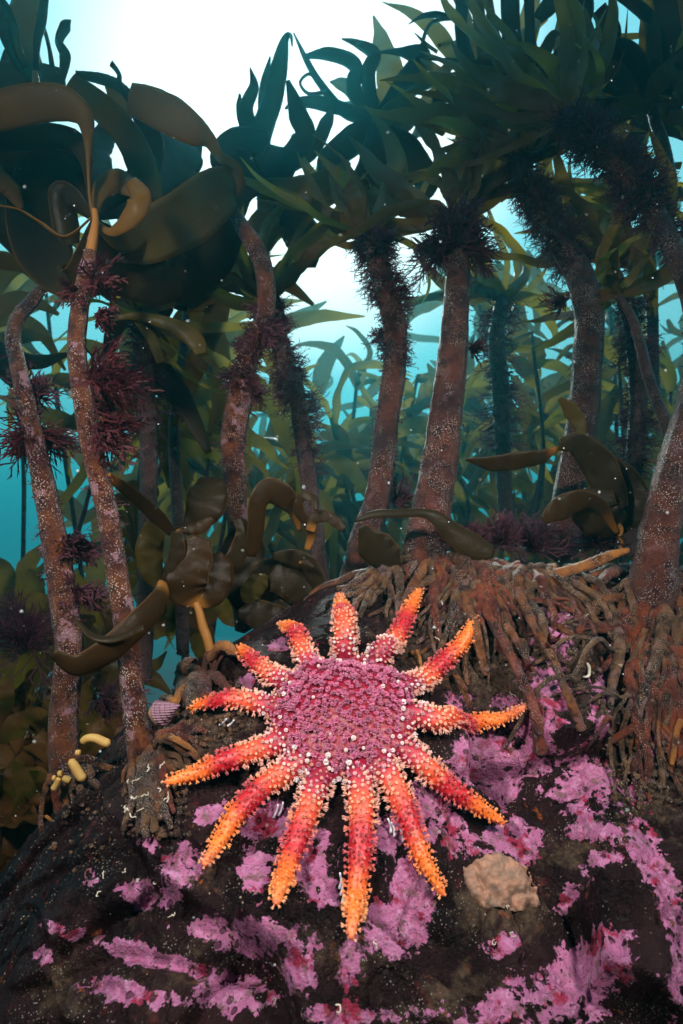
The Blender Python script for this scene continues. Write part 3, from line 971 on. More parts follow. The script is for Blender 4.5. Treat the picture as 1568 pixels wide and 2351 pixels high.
BSEED = [0]
def blade(kp, frame, pts, wd, d, m, tilt=0.0, cup=0.06, ruffle=0.03, name='blade', thick=0.0016, n=40, mm=9, notch=0.03, jag=None):
    BSEED[0] += 1
    q = fr(frame, pts)
    if (q[-1][1] < 0 or q[-1][0] < 0 or q[-1][0] > 1568) and len(wd) == len(q) and wd[-1] > 25:   # runs on past the frame to a tapering tip
        ex_, ey_ = q[-1][0] - q[-2][0], q[-1][1] - q[-2][1]
        l_ = math.hypot(ex_, ey_) + 1e-6
        q = q + [(q[-1][0] + ex_ / l_ * 130, q[-1][1] + ey_ / l_ * 130)]
        wd = list(wd) + [6]
    dd = lerp_list(d, len(q))
    p3_ = PP(q, dd)
    wid = lerp_list([w * frame[2] for w in wd], len(q)) if len(wd) != len(q) else np.array(wd) * frame[2]
    wid = wid * dd / FPX
    wid = lerp_list(wid, n)
    mb = MB()
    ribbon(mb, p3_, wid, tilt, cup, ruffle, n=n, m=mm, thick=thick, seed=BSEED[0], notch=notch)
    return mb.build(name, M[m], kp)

def strap(kp, px, py, d, ang, L, w, rs, m, dd=0.0, curve=0.0, tilt=None, name='blade', flow=None):
    """a strap-like finger of a kelp blade leaving (px, py) at angle ang (degrees, 0 = right, 90 = up)"""
    k_ = 6
    pts, dep_ = [(px, py)], [d]
    a_ = ang
    x, y = px, py
    for q in range(k_):
        x += L / k_ * math.cos(R(a_)); y -= L / k_ * math.sin(R(a_))
        a_ += curve / k_ + rs.normal(0, 13)
        if flow is not None and q > 0: a_ += 0.20 * ((flow - a_ + 180) % 360 - 180)
        pts.append((x, y)); dep_.append(d + dd * (q + 1) / k_ + rs.normal(0, 0.012))
    dep_ = np.maximum(np.array(dep_), 0.5)
    p3_ = np.array([P(u, v, z) for (u, v), z in zip(pts, dep_)])
    prof = np.array([0.55, 0.95, 1.0, 0.92, 0.75, 0.48, 0.07]) * w * np.random.RandomState(int(abs(px * 7 + py * 13 + ang * 31)) % 100000).uniform(.85, 1.15, 7)
    wid = prof * dep_ / FPX
    n = 26
    BSEED[0] += 1
    mb = MB()
    t0 = rs.normal(0, 0.5) if tilt is None else tilt
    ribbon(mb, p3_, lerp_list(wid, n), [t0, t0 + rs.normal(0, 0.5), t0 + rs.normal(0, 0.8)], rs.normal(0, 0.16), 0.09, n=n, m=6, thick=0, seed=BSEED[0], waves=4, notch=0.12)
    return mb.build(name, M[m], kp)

def roots(kp, base_ab, n, ang0, ang1, L0, L1, r0, rs, mats, lift0=0.03, hold=None, spread=0.012, forks=0.6, max_lift=0.012):
    """haptera: ropes that leave the stipe's foot, run over the rock and fork; angles in the slope's own plane (0 = right, -90 = downslope)"""
    for i in range(n):
        a_ = R(ang0 + (ang1 - ang0) * (i + rs.uniform(0.1, 0.9)) / n)
        L = rs.uniform(L0, L1)
        k_ = 7
        x, y = base_ab[0] + math.cos(a_) * spread * rs.uniform(0.3, 1), base_ab[1] + math.sin(a_) * spread * rs.uniform(0.3, 1)
        path = []
        lift = lift0 * rs.uniform(0.5, 1.1)
        ll = rs.uniform(0.2, 1) * max_lift
        for q in range(k_ + 1):
            f = q / k_
            path.append((x, y, lift * (1 - f) ** 2 + ll * math.sin(math.pi * f) + 0.002 + rs.normal(0, 0.0015)))
            a2 = a_ + rs.normal(0, 0.25)
            x += math.cos(a2) * L / k_; y += math.sin(a2) * L / k_
        P3 = np.array([surf(u, v, w)[0] for u, v, w in path])
        mb = MB()
        rad = r0 * rs.uniform(0.65, 1.15)
        tube(mb, P3, [rad * 1.1, rad, rad * 0.95, rad * 0.85, rad * 0.6], n=56, sides=11, rough=0.42, rscale=240, seed=rs.randint(999))
        if rs.rand() < forks:
            j = rs.randint(2, 5)
            u, v, w = path[j]
            a3 = a_ + rs.choice([-1, 1]) * rs.uniform(0.3, 0.8)
            sub_ = [(u, v, w)]
            for q in range(4):
                u += math.cos(a3) * L * 0.11; v += math.sin(a3) * L * 0.11; a3 += rs.normal(0, 0.2)
                sub_.append((u, v, max(0.002, w * (1 - (q + 1) / 4) + 0.002)))
            tube(mb, np.array([surf(*z)[0] for z in sub_]), [rad * 0.8, rad * 0.7, rad * 0.4], n=18, sides=8, rough=0.3, rscale=160, seed=rs.randint(999))
        mb.build('root', M[mats[rs.randint(len(mats))]], hold if hold is not None else kp)

# ------------------------------------------------------------------ kelp standing in front
Z4, Z5, Z6 = (784, 721, 0.5), (878, 1191.7, 0.44), (62.7, 1568, 0.28)

def kelp(px, py, d, label, group='kelp plants of the forest', cat='kelp'):
    return thing('kelp', tuple(P(px, py, d)), label, cat, group)

def part_empty(name, kp):
    o = bpy.data.objects.new(name, None)
    COL.objects.link(o)
    o.parent = kp
    o.empty_display_size = 0.01
    o['_o'] = list(kp['_o'])
    return o

def root_px(hold, frame, pts, wd, m, lift=0.006, seed=0, d=None, flat=1.0):
    """one rope of a holdfast: along points seen on the rock, lifted clear of it (or at distance d where it hangs free)"""
    q = fr(frame, pts)
    if d is None:
        ab = catmull(np.array([px_ab(*z) for z in q]), 12)
        s = np.linspace(0, 1, 12)
        lf = lift * (0.6 + 0.8 * np.sin(np.pi * s)) + 0.003 * (np.random.RandomState(seed).rand(12) - 0.5)
        P3 = surf(ab[:, 0], ab[:, 1], 0) + lf[:, None] * NV
        for z in range(3): P3[1:-1, z] = (P3[:-2, z] + P3[1:-1, z] * 2 + P3[2:, z]) / 4
        dd = P3 @ FWD
    else:
        dd = lerp_list(d, len(q)); P3 = np.array([P(x, y, z) for (x, y), z in zip(q, dd)])
    w = lerp_list([x * frame[2] for x in (wd if hasattr(wd, '__len__') else (wd, wd))], len(P3)) * 0.5 * dd / FPX
    mb = MB()
    tube(mb, P3, w, n=70, sides=12, rough=0.40, rscale=230, seed=seed, flat=flat)
    return mb.build('root', M[m], hold)

# --- far left kelp
kA = kelp(150, 1790, .64, 'leftmost knobbly red brown stalk with a bushy red tuft and a small snail')
_, CA, rA = stipe_part(kA, [(152, 1795), (146, 1650), (160, 1500), (148, 1390), (128, 1260), (108, 1150), (88, 1050), (62, 930), (42, 840), (30, 775), (45, 725), (75, 690), (102, 652)],
                       [74, 64, 62, 62, 58, 52, 46, 42, 36, 34, 32, 30, 22], [.64, .64, .66, .70, .74], M['stipe_orange'], seed=1)
rs = np.random.RandomState(21)
mb = MB(); fuzz_along(mb, CA, rA, rs, 420, 0.007, (0.0, 0.8), 0.0005, 2); mb.build('algae_fuzz', M['red_fuzz'], kA)
hA = part_empty('holdfast', kA)
for i, (pts, w, m, d) in enumerate((
        ([(200, 760), (150, 880), (112, 1100), (132, 1300), (205, 1560)], (70, 50, 42, 40, 34), 'root', .615),
        ([(230, 800), (240, 950), (270, 1120), (265, 1280), (300, 1430)], (70, 70, 60, 50, 36), 'root_red', .61),
        ([(290, 790), (310, 950), (345, 1120), (350, 1300)], (80, 72, 70, 54), 'root', .605),
        ([(350, 800), (400, 940), (470, 1040), (450, 1210)], (80, 70, 64, 40), 'root_grit', .605),
        ([(330, 700), (440, 620), (560, 650), (690, 700), (800, 690)], (60, 60, 64, 60, 40), 'root', .61),
        ([(380, 780), (480, 700), (530, 800), (610, 900)], (70, 80, 70, 50), 'root_grit', .60),
        ([(150, 1090), (190, 1120), (225, 1160)], (26, 24, 18), 'root_orange', .612),
        ([(190, 1390), (235, 1430), (285, 1480)], (34, 32, 22), 'root_orange', .61),
        ([(400, 1080), (440, 1130), (470, 1190)], (26, 28, 20), 'root_orange', .60),
        ([(240, 1250), (250, 1400), (300, 1500)], (90, 80, 40), 'root_grit', .615),
        ([(420, 850), (480, 980), (520, 1080)], (60, 60, 30), 'root_grit', .60))):
    root_px(hA, Z6, pts, w, m, seed=i, d=d)
blade(kA, (0, 0, 1), [(102, 655), (110, 600), (80, 520), (60, 430), (30, 380)], [18, 90, 170, 150, 60], [.74, .78, .82], 'blade_dark')
blade(kA, (0, 0, 1), [(102, 655), (60, 610), (10, 600), (-60, 590)], [18, 40, 44, 30], [.76, .85], 'blade_olive', tilt=.3)

# --- second kelp: broad folded fan of blades at the upper left
kB = kelp(345, 1790, .58, 'orange brown stalk with a golden neck and broad folded brown blades above')
_, CB, rB = stipe_part(kB, [(348, 1800), (325, 1720), (310, 1630), (300, 1540), (285, 1420), (265, 1290), (245, 1170), (225, 1090), (205, 1000), (188, 900), (176, 800), (182, 720), (195, 640), (208, 577)],
                       [80, 64, 56, 52, 50, 48, 48, 47, 47, 45, 42, 40, 36, 27], [.575, .60, .62, .63, .64], M['stipe_orange'], seed=2)
stipe_part(kB, [(208, 580), (214, 545), (219, 508), (217, 480)], [25, 22, 15, 12], .64, M['gold'], 'stipe_neck', n=16, rough=.02)
mb = MB(); fuzz_along(mb, CB, rB, rs, 420, 0.006, (0.0, 0.75), 0.0005, 2); mb.build('algae_fuzz', M['red_fuzz'], kB)
hB = part_empty('holdfast', kB)
for i, (pts, w, m) in enumerate((
        ([(900, 560), (880, 760), (885, 980), (880, 1140)], (90, 72, 62, 50), 'root'),
        ([(950, 560), (945, 800), (950, 1050), (930, 1250)], (90, 80, 78, 60), 'root_grit'),
        ([(1010, 560), (1060, 800), (1085, 1000), (1110, 1150)], (90, 80, 70, 54), 'root'),
        ([(1050, 560), (1120, 740), (1150, 900), (1210, 1100)], (80, 64, 60, 44), 'root_red'),
        ([(980, 600), (1000, 850), (1030, 1080), (1060, 1250)], (80, 84, 80, 60), 'root_grit'),
        ([(900, 900), (865, 1120), (810, 1240)], (60, 64, 44), 'root_grit'),
        ([(1100, 900), (1130, 1060), (1190, 1220)], (60, 66, 50), 'root_grit'),
        ([(1060, 540), (1160, 520), (1280, 560), (1380, 600)], (60, 60, 56, 34), 'root_orange'),
        ([(1080, 600), (1180, 630), (1260, 670), (1290, 730)], (70, 60, 44, 26), 'root_grit'),
        ([(1010, 1000), (1000, 1150), (985, 1290)], (80, 84, 60), 'root_grit'),
        ([(880, 660), (830, 760), (790, 840)], (50, 40, 24), 'root'))):
    root_px(hB, Z6, pts, w, m, lift=0.009, seed=40 + i)
# ribbon edges and broad faces of the fan (nearest first)
blade(kB, Z1, [(430, 1010), (412, 900), (405, 760), (404, 640), (385, 540), (300, 480), (170, 480), (20, 510), (-120, 540)], [18, 14, 16, 40, 90, 140, 160, 160, 140], [.645, .63, .61, .60, .60], 'blade_brown', tilt=[.1, .2, .2, 0, 0], cup=.10)
blade(kB, Z1, [(425, 1000), (400, 860), (395, 740), (340, 650), (200, 625), (60, 640), (-100, 660)], [14, 12, 60, 100, 115, 110, 100], [.65, .66, .66, .66], 'blade_dark', tilt=[.2, .3, .3], cup=.1)
blade(kB, Z1, [(430, 1010), (330, 1290), (220, 1180), (190, 1000), (230, 840), (320, 760), (400, 720)], [20, 120, 250, 310, 300, 220, 90], [.66, .70, .73, .74, .72], 'blade_dark', cup=-.14, ruffle=.04)
blade(kB, Z1, [(420, 1000), (300, 1090), (180, 1020), (90, 965), (0, 945)], [14, 30, 26, 18, 12], [.65, .63, .61], 'blade_brown', tilt=1.1)
blade(kB, Z1, [(430, 1020), (560, 1110), (660, 1030), (680, 880), (640, 720), (560, 590), (450, 480), (320, 370)], [20, 90, 120, 140, 150, 140, 125, 80], [.66, .72, .74, .74, .72], 'blade_olive', tilt=[0, -.2, -.35, -.2], cup=.06)
blade(kB, Z1, [(435, 1010), (500, 1060), (560, 1030), (620, 960), (640, 900), (600, 830)], [20, 40, 70, 110, 110, 60], [.655, .64, .63, .64], 'blade_brown', tilt=[.4, .6, .4, .2], cup=.15)
blade(kB, Z1, [(430, 1010), (450, 900), (500, 840), (560, 830), (640, 880)], [20, 60, 110, 130, 90], [.66, .69, .70], 'blade_brown', tilt=[0, .5, .7], cup=.18)
blade(kB, Z1, [(435, 1010), (500, 1130), (600, 1230), (720, 1300), (840, 1330)], [30, 200, 270, 230, 90], [.67, .75, .80], 'blade_dark', cup=.08, ruffle=.05)
blade(kB, Z1, [(430, 1010), (350, 930), (290, 900), (310, 1050), (340, 1120)], [20, 80, 130, 120, 60], [.66, .68, .69], 'blade_dark', tilt=.3, cup=.2)
blade(kB, Z1, [(430, 1000), (520, 900), (660, 800), (700, 680), (660, 560), (600, 470)], [20, 90, 110, 115, 110, 50], [.68, .75, .78, .78], 'blade_dark', tilt=[0, .3, .4], cup=.1)
blade(kB, Z1, [(430, 1000), (350, 850), (200, 700), (60, 680), (-80, 760)], [20, 140, 220, 240, 180], [.70, .78, .80], 'blade_dark', cup=.1)
blade(kB, Z1, [(430, 1000), (470, 850), (450, 700), (480, 620), (520, 540)], [20, 100, 120, 100, 50], [.70, .80, .86], 'blade_dark', cup=.1)
blade(kB, Z1, [(430, 1000), (620, 900), (760, 780), (830, 680), (860, 620)], [30, 170, 240, 250, 160], [.75, .95, 1.05], 'blade_dark', cup=.1, ruffle=.05)
blade(kB, Z1, [(-40, 780), (10, 830), (60, 880), (100, 960)], [120, 110, 90, 30], [.68, .70], 'blade_brown', tilt=.5, cup=.2)

# --- upper left plant whose stalk comes down behind the fan
kZ = kelp(86, 200, .78, 'dark upright straps in the upper left corner with a glowing orange stalk end', 'kelp plants of the forest')
stipe_part(kZ, [(90, 620), (92, 480), (90, 300), (86, 240)], [30, 28, 24, 22], .82, M['stipe_dim'], seed=3)
stipe_part(kZ, [(86, 245), (84, 205), (80, 165)], [22, 20, 12], [.70, .70], M['gold'], 'stipe_neck', n=12, rough=.02)
for pts, w, d, m in (([(160, 360), (100, 260), (105, 130), (140, -20)], [60, 110, 140, 130], .80, 'blade_olive'), ([(165, 340), (170, 190), (190, 100), (205, -10)], [20, 36, 40, 36], .78, 'blade_dark'),
                     ([(140, 330), (60, 220), (20, 120), (-30, 20)], [60, 70, 70, 60], .82, 'blade_dark'), ([(285, 360), (300, 260), (270, 190), (300, 120), (325, 92)], [30, 52, 34, 50, 6], .80, 'blade_dark'),
                     ([(240, 310), (225, 220), (205, 140), (170, 60)], [24, 18, 18, 14], .80, 'blade_dark'), ([(120, 310), (80, 220), (60, 120), (30, 40), (-10, -20)], [30, 40, 36, 40, 30], .76, 'blade_olive'),
                     ([(-40, 360), (60, 350), (160, 345), (300, 360)], [110, 120, 110, 70], .83, 'blade_dark'), ([(190, 330), (150, 250), (120, 170), (135, 110)], [30, 60, 60, 20], .84, 'blade_olive'),
                     ([(30, 400), (40, 300), (70, 200), (60, 130)], [60, 70, 60, 20], .9, 'blade_dark')):
    blade(kZ, Z1, pts, w, d, m, tilt=.15, cup=.08)
# --- strap bearing plant whose broad blade folds over, third stalk
kC = kelp(555, 1440, .86, 'bent orange topped stalk, its lit brown blade folding over against bright water')
_, CC, rC = stipe_part(kC, [(560, 1445), (548, 1320), (545, 1200), (540, 1110), (535, 1020), (548, 930), (556, 870), (570, 820), (598, 760), (612, 700), (606, 620), (585, 565), (555, 520), (526, 468)],
                       [40, 44, 46, 54, 58, 60, 56, 48, 42, 42, 43, 43, 36, 24], [.86, .85, .82, .80], M['stipe_orange'], seed=5)
mb = MB(); fuzz_along(mb, CC, rC, rs, 700, 0.012, (0.42, 0.72), 0.0009, 4); fuzz_along(mb, CC, rC, rs, 220, 0.008, (0.2, 0.5), 0.0007, 2); mb.build('algae_fuzz', M['red_fuzz'], kC)
blade(kC, Z1, [(1050, 930), (1090, 840), (1080, 770), (1010, 720), (965, 650), (900, 605), (800, 545), (690, 490), (590, 450)], [30, 60, 56, 44, 66, 125, 165, 160, 125], [.80, .77, .73, .71, .70, .70], 'blade_brown', tilt=[0, .4, .3, .0, -.1], cup=.07, notch=.05)
blade(kC, Z1, [(1050, 935), (1095, 860), (1060, 850), (980, 900), (880, 990), (760, 1060), (640, 1110), (520, 1150)], [30, 60, 170, 230, 250, 240, 200, 100], [.80, .78, .74, .72, .72], 'blade_olive', tilt=[0, .1, .2, .1], cup=-.07)
blade(kC, Z1, [(600, 470), (550, 395), (545, 340), (510, 290)], [40, 26, 22, 30], .74, 'blade_dark', tilt=.5)
blade(kC, Z1, [(640, 480), (540, 395), (450, 358), (350, 345)], [40, 50, 46, 36], .78, 'blade_dark', tilt=.2, notch=.1)
blade(kC, Z1, [(620, 520), (540, 450), (490, 390)], [60, 80, 30], .85, 'blade_olive')
blade(kC, (0, 0, 1), [(530, 470), (500, 520), (470, 580), (440, 640), (420, 700)], [20, 120, 150, 120, 30], [.81, .9], 'blade_dark', cup=.1)
blade(kC, (0, 0, 1), [(245, 735), (300, 725), (360, 735), (410, 755), (450, 785), (462, 812)], [10, 16, 26, 36, 44, 26], .76, 'blade_olive', tilt=.2, notch=.06)
blade(kC, (0, 0, 1), [(310, 735), (345, 775), (370, 832)], [10, 26, 20], .77, 'blade_olive', tilt=.1)

# --- dark fuzzy stalk behind
kD = kelp(738, 1345, 1.0, 'dark shaggy stalk behind the bent orange topped one, left of bright gap')
_, C_, r_ = stipe_part(kD, [(742, 1345), (722, 1200), (703, 1060), (684, 920), (658, 840), (632, 750), (620, 690)], [40, 38, 40, 42, 44, 44, 34], 1.02, M['stipe_dim'], seed=6)
mb = MB(); fuzz_along(mb, C_, r_, rs, 1300, 0.017, (0.3, 1.0), 0.0008, 4); mb.build('algae_fuzz', M['red_fuzz'], kD)
# --- three stout stalks in the middle
kE = kelp(815, 1345, .86, 'grey brown stalk rising left of the stoutest one, shaggy with purple fuzz above')
_, C_, r_ = stipe_part(kE, [(795, 1390), (805, 1360), (835, 1240), (865, 1150), (880, 1050), (890, 950), (905, 850), (905, 740), (880, 650), (860, 580), (850, 535)], [76, 70, 64, 58, 54, 54, 56, 54, 46, 36], [.86, .90, .95], M['stipe'], seed=7)
mb = MB(); fuzz_along(mb, C_, r_, rs, 1500, 0.016, (0.58, 1.0), 0.0008, 4); fuzz_along(mb, C_, r_, rs, 500, 0.006, (0.05, 0.7), 0.0007, 2); mb.build('algae_fuzz', M['red_fuzz'], kE)
kF = kelp(975, 1290, .78, 'stoutest stalk, straight and red brown, standing on the root tangle right of the bright gap')
_, C_, r_ = stipe_part(kF, [(965, 1330), (982, 1215), (1000, 1120), (1015, 1020), (1030, 900), (1042, 780), (1050, 660), (1052, 580), (1042, 500)], [110, 96, 86, 82, 74, 66, 56, 48, 36], [.77, .82, .90], M['stipe'], seed=8)
mb = MB(); fuzz_along(mb, C_, r_, rs, 700, 0.022, (0.86, 1.0), 0.0013, 5); fuzz_along(mb, C_, r_, rs, 500, 0.005, (0.05, 0.85), 0.0006, 2); mb.build('algae_fuzz', M['red_fuzz'], kF)
kG = kelp(1290, 1265, .92, 'curved speckled stalk bending left into dark fuzz, right of the stoutest one')
_, C_, r_ = stipe_part(kG, [(1285, 1275), (1300, 1180), (1320, 1060), (1340, 940), (1348, 830), (1353, 730), (1335, 645), (1295, 570), (1255, 500), (1210, 420), (1180, 365)], [80, 74, 70, 68, 66, 66, 64, 56, 50, 46, 36], [.92, .92, 1.0], M['stipe'], seed=9)
mb = MB(); fuzz_along(mb, C_, r_, rs, 1700, 0.017, (0.62, 1.0), 0.0008, 4); fuzz_along(mb, C_, r_, rs, 450, 0.006, (0.05, 0.7), 0.0007, 2); mb.build('algae_fuzz', M['red_fuzz'], kG)
kH = kelp(1505, 1350, .68, 'rightmost thick stalk leaving the frame and returning higher as shaggy purple arm')
_, C_, r_ = stipe_part(kH, [(1498, 1420), (1498, 1370), (1508, 1270), (1528, 1150), (1556, 1040), (1590, 930), (1610, 800), (1595, 690), (1550, 580), (1490, 470), (1420, 385), (1350, 320), (1295, 262)], [120, 112, 90, 80, 74, 70, 64, 56, 48, 46, 48, 44, 34], [.75, .69, .68, .68, .69, .70, .71, .73, .75, .77, .79, .82, .84] if True else [.665, .70, .76, .84], M['stipe'], seed=10)
mb = MB(); fuzz_along(mb, C_, r_, rs, 2200, 0.017, (0.66, 1.0), 0.0008, 4); fuzz_along(mb, C_, r_, rs, 400, 0.005, (0.0, 0.65), 0.0006, 2); mb.build('algae_fuzz', M['red_fuzz'], kH)
kJ = kelp(1550, 1200, .84, 'thin bent stalk crossing behind the rightmost thick one')
stipe_part(kJ, [(1552, 1210), (1545, 1060), (1530, 975), (1510, 925), (1487, 860), (1467, 780), (1447, 722), (1420, 680)], [28, 28, 28, 26, 24, 22, 20, 14], .86, M['stipe_dim'], seed=11)
# --- dark stalks behind
kK = kelp(335, 1500, 1.05, 'dark shaggy stalk showing behind and right of the second stalk from left')
_, C_, r_ = stipe_part(kK, [(325, 1560), (335, 1380), (338, 1200), (342, 1050), (335, 900), (325, 800), (330, 720)], [44, 42, 40, 40, 42, 44, 30], 1.06, M['stipe_dim'], seed=12)
mb = MB(); fuzz_along(mb, C_, r_, rs, 400, 0.018, (0.5, 1.0), 0.0011, 4); mb.build('algae_fuzz', M['red_fuzz'], kK)
kL = kelp(1162, 1230, 1.45, 'dim far stalk between the stoutest stalk and the curved speckled one')
_, C_, r_ = stipe_part(kL, [(1165, 1250), (1155, 1050), (1150, 900), (1140, 780), (1150, 680)], [34, 36, 40, 40, 24], 1.45, M['stipe_dim'], seed=13)
mb = MB(); fuzz_along(mb, C_, r_, rs, 450, 0.03, (0.2, 1.0), 0.0015, 4); mb.build('algae_fuzz', M['red_fuzz'], kL)
kM = kelp(1445, 1260, 1.02, 'dark purple shaggy column between curved speckled stalk and thin bent one')
_, C_, r_ = stipe_part(kM, [(1440, 1270), (1452, 1100), (1465, 950), (1460, 820), (1440, 700), (1390, 590)], [46, 42, 40, 40, 40, 28], 1.03, M['stipe_dim'], seed=14)
mb = MB(); fuzz_along(mb, C_, r_, rs, 1300, 0.017, (0.15, 1.0), 0.0008, 4); mb.build('algae_fuzz', M['red_fuzz'], kM)

# ------------------------------------------------------------------ holdfasts on the right
hF, hG, hH = part_empty('holdfast', kF), part_empty('holdfast', kG), part_empty('holdfast', kH)
for i, (h_, pts, w, m, lf) in enumerate((
        (hF, [(290, 170), (200, 320), (140, 420), (100, 500)], (80, 70, 56, 40), 'root', .010),
        (hF, [(310, 180), (270, 400), (262, 540), (305, 690)], (80, 60, 50, 34), 'root_red', .010),
        (hF, [(420, 220), (480, 390), (540, 560), (610, 730), (700, 900), (785, 1100), (815, 1240)], (60, 60, 52, 50, 50, 60, 76), 'root_red', .014),
        (hF, [(560, 210), (640, 330), (720, 490), (800, 640), (880, 800), (950, 980), (1005, 1190)], (60, 60, 52, 48, 44, 46, 56), 'root', .012),
        (hF, [(510, 240), (590, 420), (640, 590), (620, 760)], (54, 50, 46, 30), 'root_grit', .008),
        (hF, [(390, 240), (430, 480), (490, 680), (530, 830)], (70, 60, 54, 34), 'root', .010),
        (hG, [(690, 230), (790, 320), (910, 350), (1050, 420), (1150, 500), (1200, 650)], (60, 46, 40, 40, 36, 28), 'root_grit', .012),
        (hH, [(1290, 220), (1180, 340), (1090, 430)], (80, 60, 40), 'root_red', .014),
        (hH, [(1270, 170), (1150, 260), (1050, 350)], (60, 56, 36), 'root', .012),
        (hH, [(1360, 320), (1265, 370), (1258, 470), (1300, 600), (1310, 730)], (80, 44, 40, 40, 30), 'root_grit', .014),
        (hH, [(1400, 380), (1440, 560), (1410, 750), (1340, 950), (1290, 1160)], (110, 70, 64, 56, 40), 'root_grit', .014),
        (hH, [(1200, 500), (1225, 690), (1190, 860), (1180, 1000)], (50, 60, 56, 30), 'root_grit', .010),
        (hF, [(370, 830), (410, 910), (455, 1000)], (34, 36, 26), 'root', .008),
        (hH, [(1480, 360), (1540, 540), (1510, 740), (1470, 940)], (80, 56, 56, 36), 'root_grit', .012),
        (hH, [(1568, 1060), (1512, 1150), (1500, 1300)], (36, 32, 24), 'root_orange', .010),
        (hF, [(150, 700), (180, 720), (200, 780)], (20, 22, 16), 'root_orange', .006),
        (hF, [(470, 180), (520, 240), (560, 290)], (36, 30, 20), 'root_orange', .016),
        (hF, [(380, 200), (410, 280), (430, 360)], (60, 70, 50), 'root', .016),
        (hG, [(840, 300), (880, 320), (860, 350)], (40, 40, 26), 'root_orange', .014))):
    root_px(h_, Z5, pts, w, m, lift=lf, seed=70 + i)
rs = np.random.RandomState(31)
roots(kF, px_ab(985, 1300), 18, -165, -15, .05, .17, .0058, rs, ['root', 'root_red', 'root_grit'], hold=hF, forks=.9, lift0=.022)
roots(kF, px_ab(1080, 1300), 14, -130, -40, .07, .17, .0055, rs, ['root', 'root_grit', 'root_red'], hold=hF, forks=.9, lift0=.014)
roots(kF, px_ab(900, 1320), 9, -175, -80, .04, .11, .005, rs, ['root', 'root_grit'], hold=hF, forks=.9, lift0=.010)
roots(kG, px_ab(1200, 1300), 16, -150, -50, .06, .15, .005, rs, ['root_grit', 'root', 'root_red'], hold=hG, forks=.9, lift0=.014)
roots(kG, px_ab(1290, 1290), 12, -170, -10, .05, .12, .005, rs, ['root_grit', 'root', 'root_red'], hold=hG, forks=.9, lift0=.016)
roots(kH, px_ab(1490, 1350), 18, -165, -20, .06, .16, .0055, rs, ['root_grit', 'root', 'root_red'], hold=hH, forks=.9, lift0=.024)
roots(kH, px_ab(1450, 1480), 14, -115, -50, .08, .18, .0048, rs, ['root_grit', 'root_red'], hold=hH, forks=.9, lift0=.012)
roots(kH, px_ab(1540, 1500), 12, -130, -60, .08, .18, .0045, rs, ['root_grit', 'root', 'root_red'], hold=hH, forks=.9, lift0=.014)
# the flat orange strap along the ridge
mb = MB()
ribbon(mb, PP(fr(Z5, [(900, 290), (1000, 260), (1100, 225), (1200, 185), (1290, 160)]), [.70, .71, .70]), np.array([60, 56, 60, 46, 26]) * .44 * .7 / FPX, tilt=[.2, .1, .3], cup=.15, n=26, thick=.004, seed=400, notch=.1)
mb.build('root_strap', M['root_orange'], kH)

# --- small kelp with a round golden based blade
kS = kelp(492, 1540, .72, 'low kelp with round golden based blades, just up left of the sunstar', 'low young kelp on the rock')
stipe_part(kS, [(492, 1545), (480, 1480), (466, 1440), (458, 1405), (450, 1385)], [18, 22, 22, 18, 15], [.70, .71], M['gold'], 'stipe', n=24, rough=.12, seed=15)
for pts, w, d, m, tl, cp in (
        ([(560, 1080), (500, 1000), (490, 900), (540, 760), (590, 640)], [40, 230, 300, 260, 120], [.71, .70, .71], 'blade_shaded', .15, .06),
        ([(560, 1075), (650, 1020), (690, 920), (700, 820), (680, 740)], [40, 160, 210, 170, 70], [.71, .72, .73], 'blade_shaded', -.2, .08),
        ([(345, 990), (275, 870), (255, 720), (290, 580), (350, 500)], [30, 140, 165, 150, 60], .76, 'blade_olive', .1, .08),
        ([(430, 600), (520, 560), (610, 440), (640, 340), (650, 260)], [20, 130, 260, 260, 140], [.73, .74, .76], 'blade_dark', .0, .1),
        ([(425, 598), (500, 590), (580, 575), (660, 520)], [14, 60, 90, 40], .72, 'blade_shaded', .2, .1),
        ([(-10, 245), (100, 330), (210, 420), (300, 500), (400, 610)], [50, 80, 84, 100, 60], [.62, .68, .72], 'blade_shaded', .2, .1),
        ([(335, 960), (375, 850), (430, 730), (430, 600)], [24, 70, 100, 70], .70, 'blade_dark', .3, .1),
        ([(820, 520), (860, 620), (790, 800), (700, 900)], [60, 120, 140, 60], .74, 'blade_dark', .3, .1)):
    blade(kS, Z3, pts, w, d, m, tilt=tl, cup=cp * .5, ruffle=.04)
blade(kS, (0, 0, 1), [(375, 1335), (368, 1370), (325, 1425), (255, 1490), (180, 1528), (120, 1500)], [20, 44, 66, 66, 50, 20], [.66, .58, .56], 'blade_shaded', tilt=.35, cup=.1)
blade(kS, (0, 0, 1), [(175, 1425), (215, 1462), (265, 1466), (330, 1440)], [12, 16, 20, 14], .57, 'blade_dark', tilt=.6)

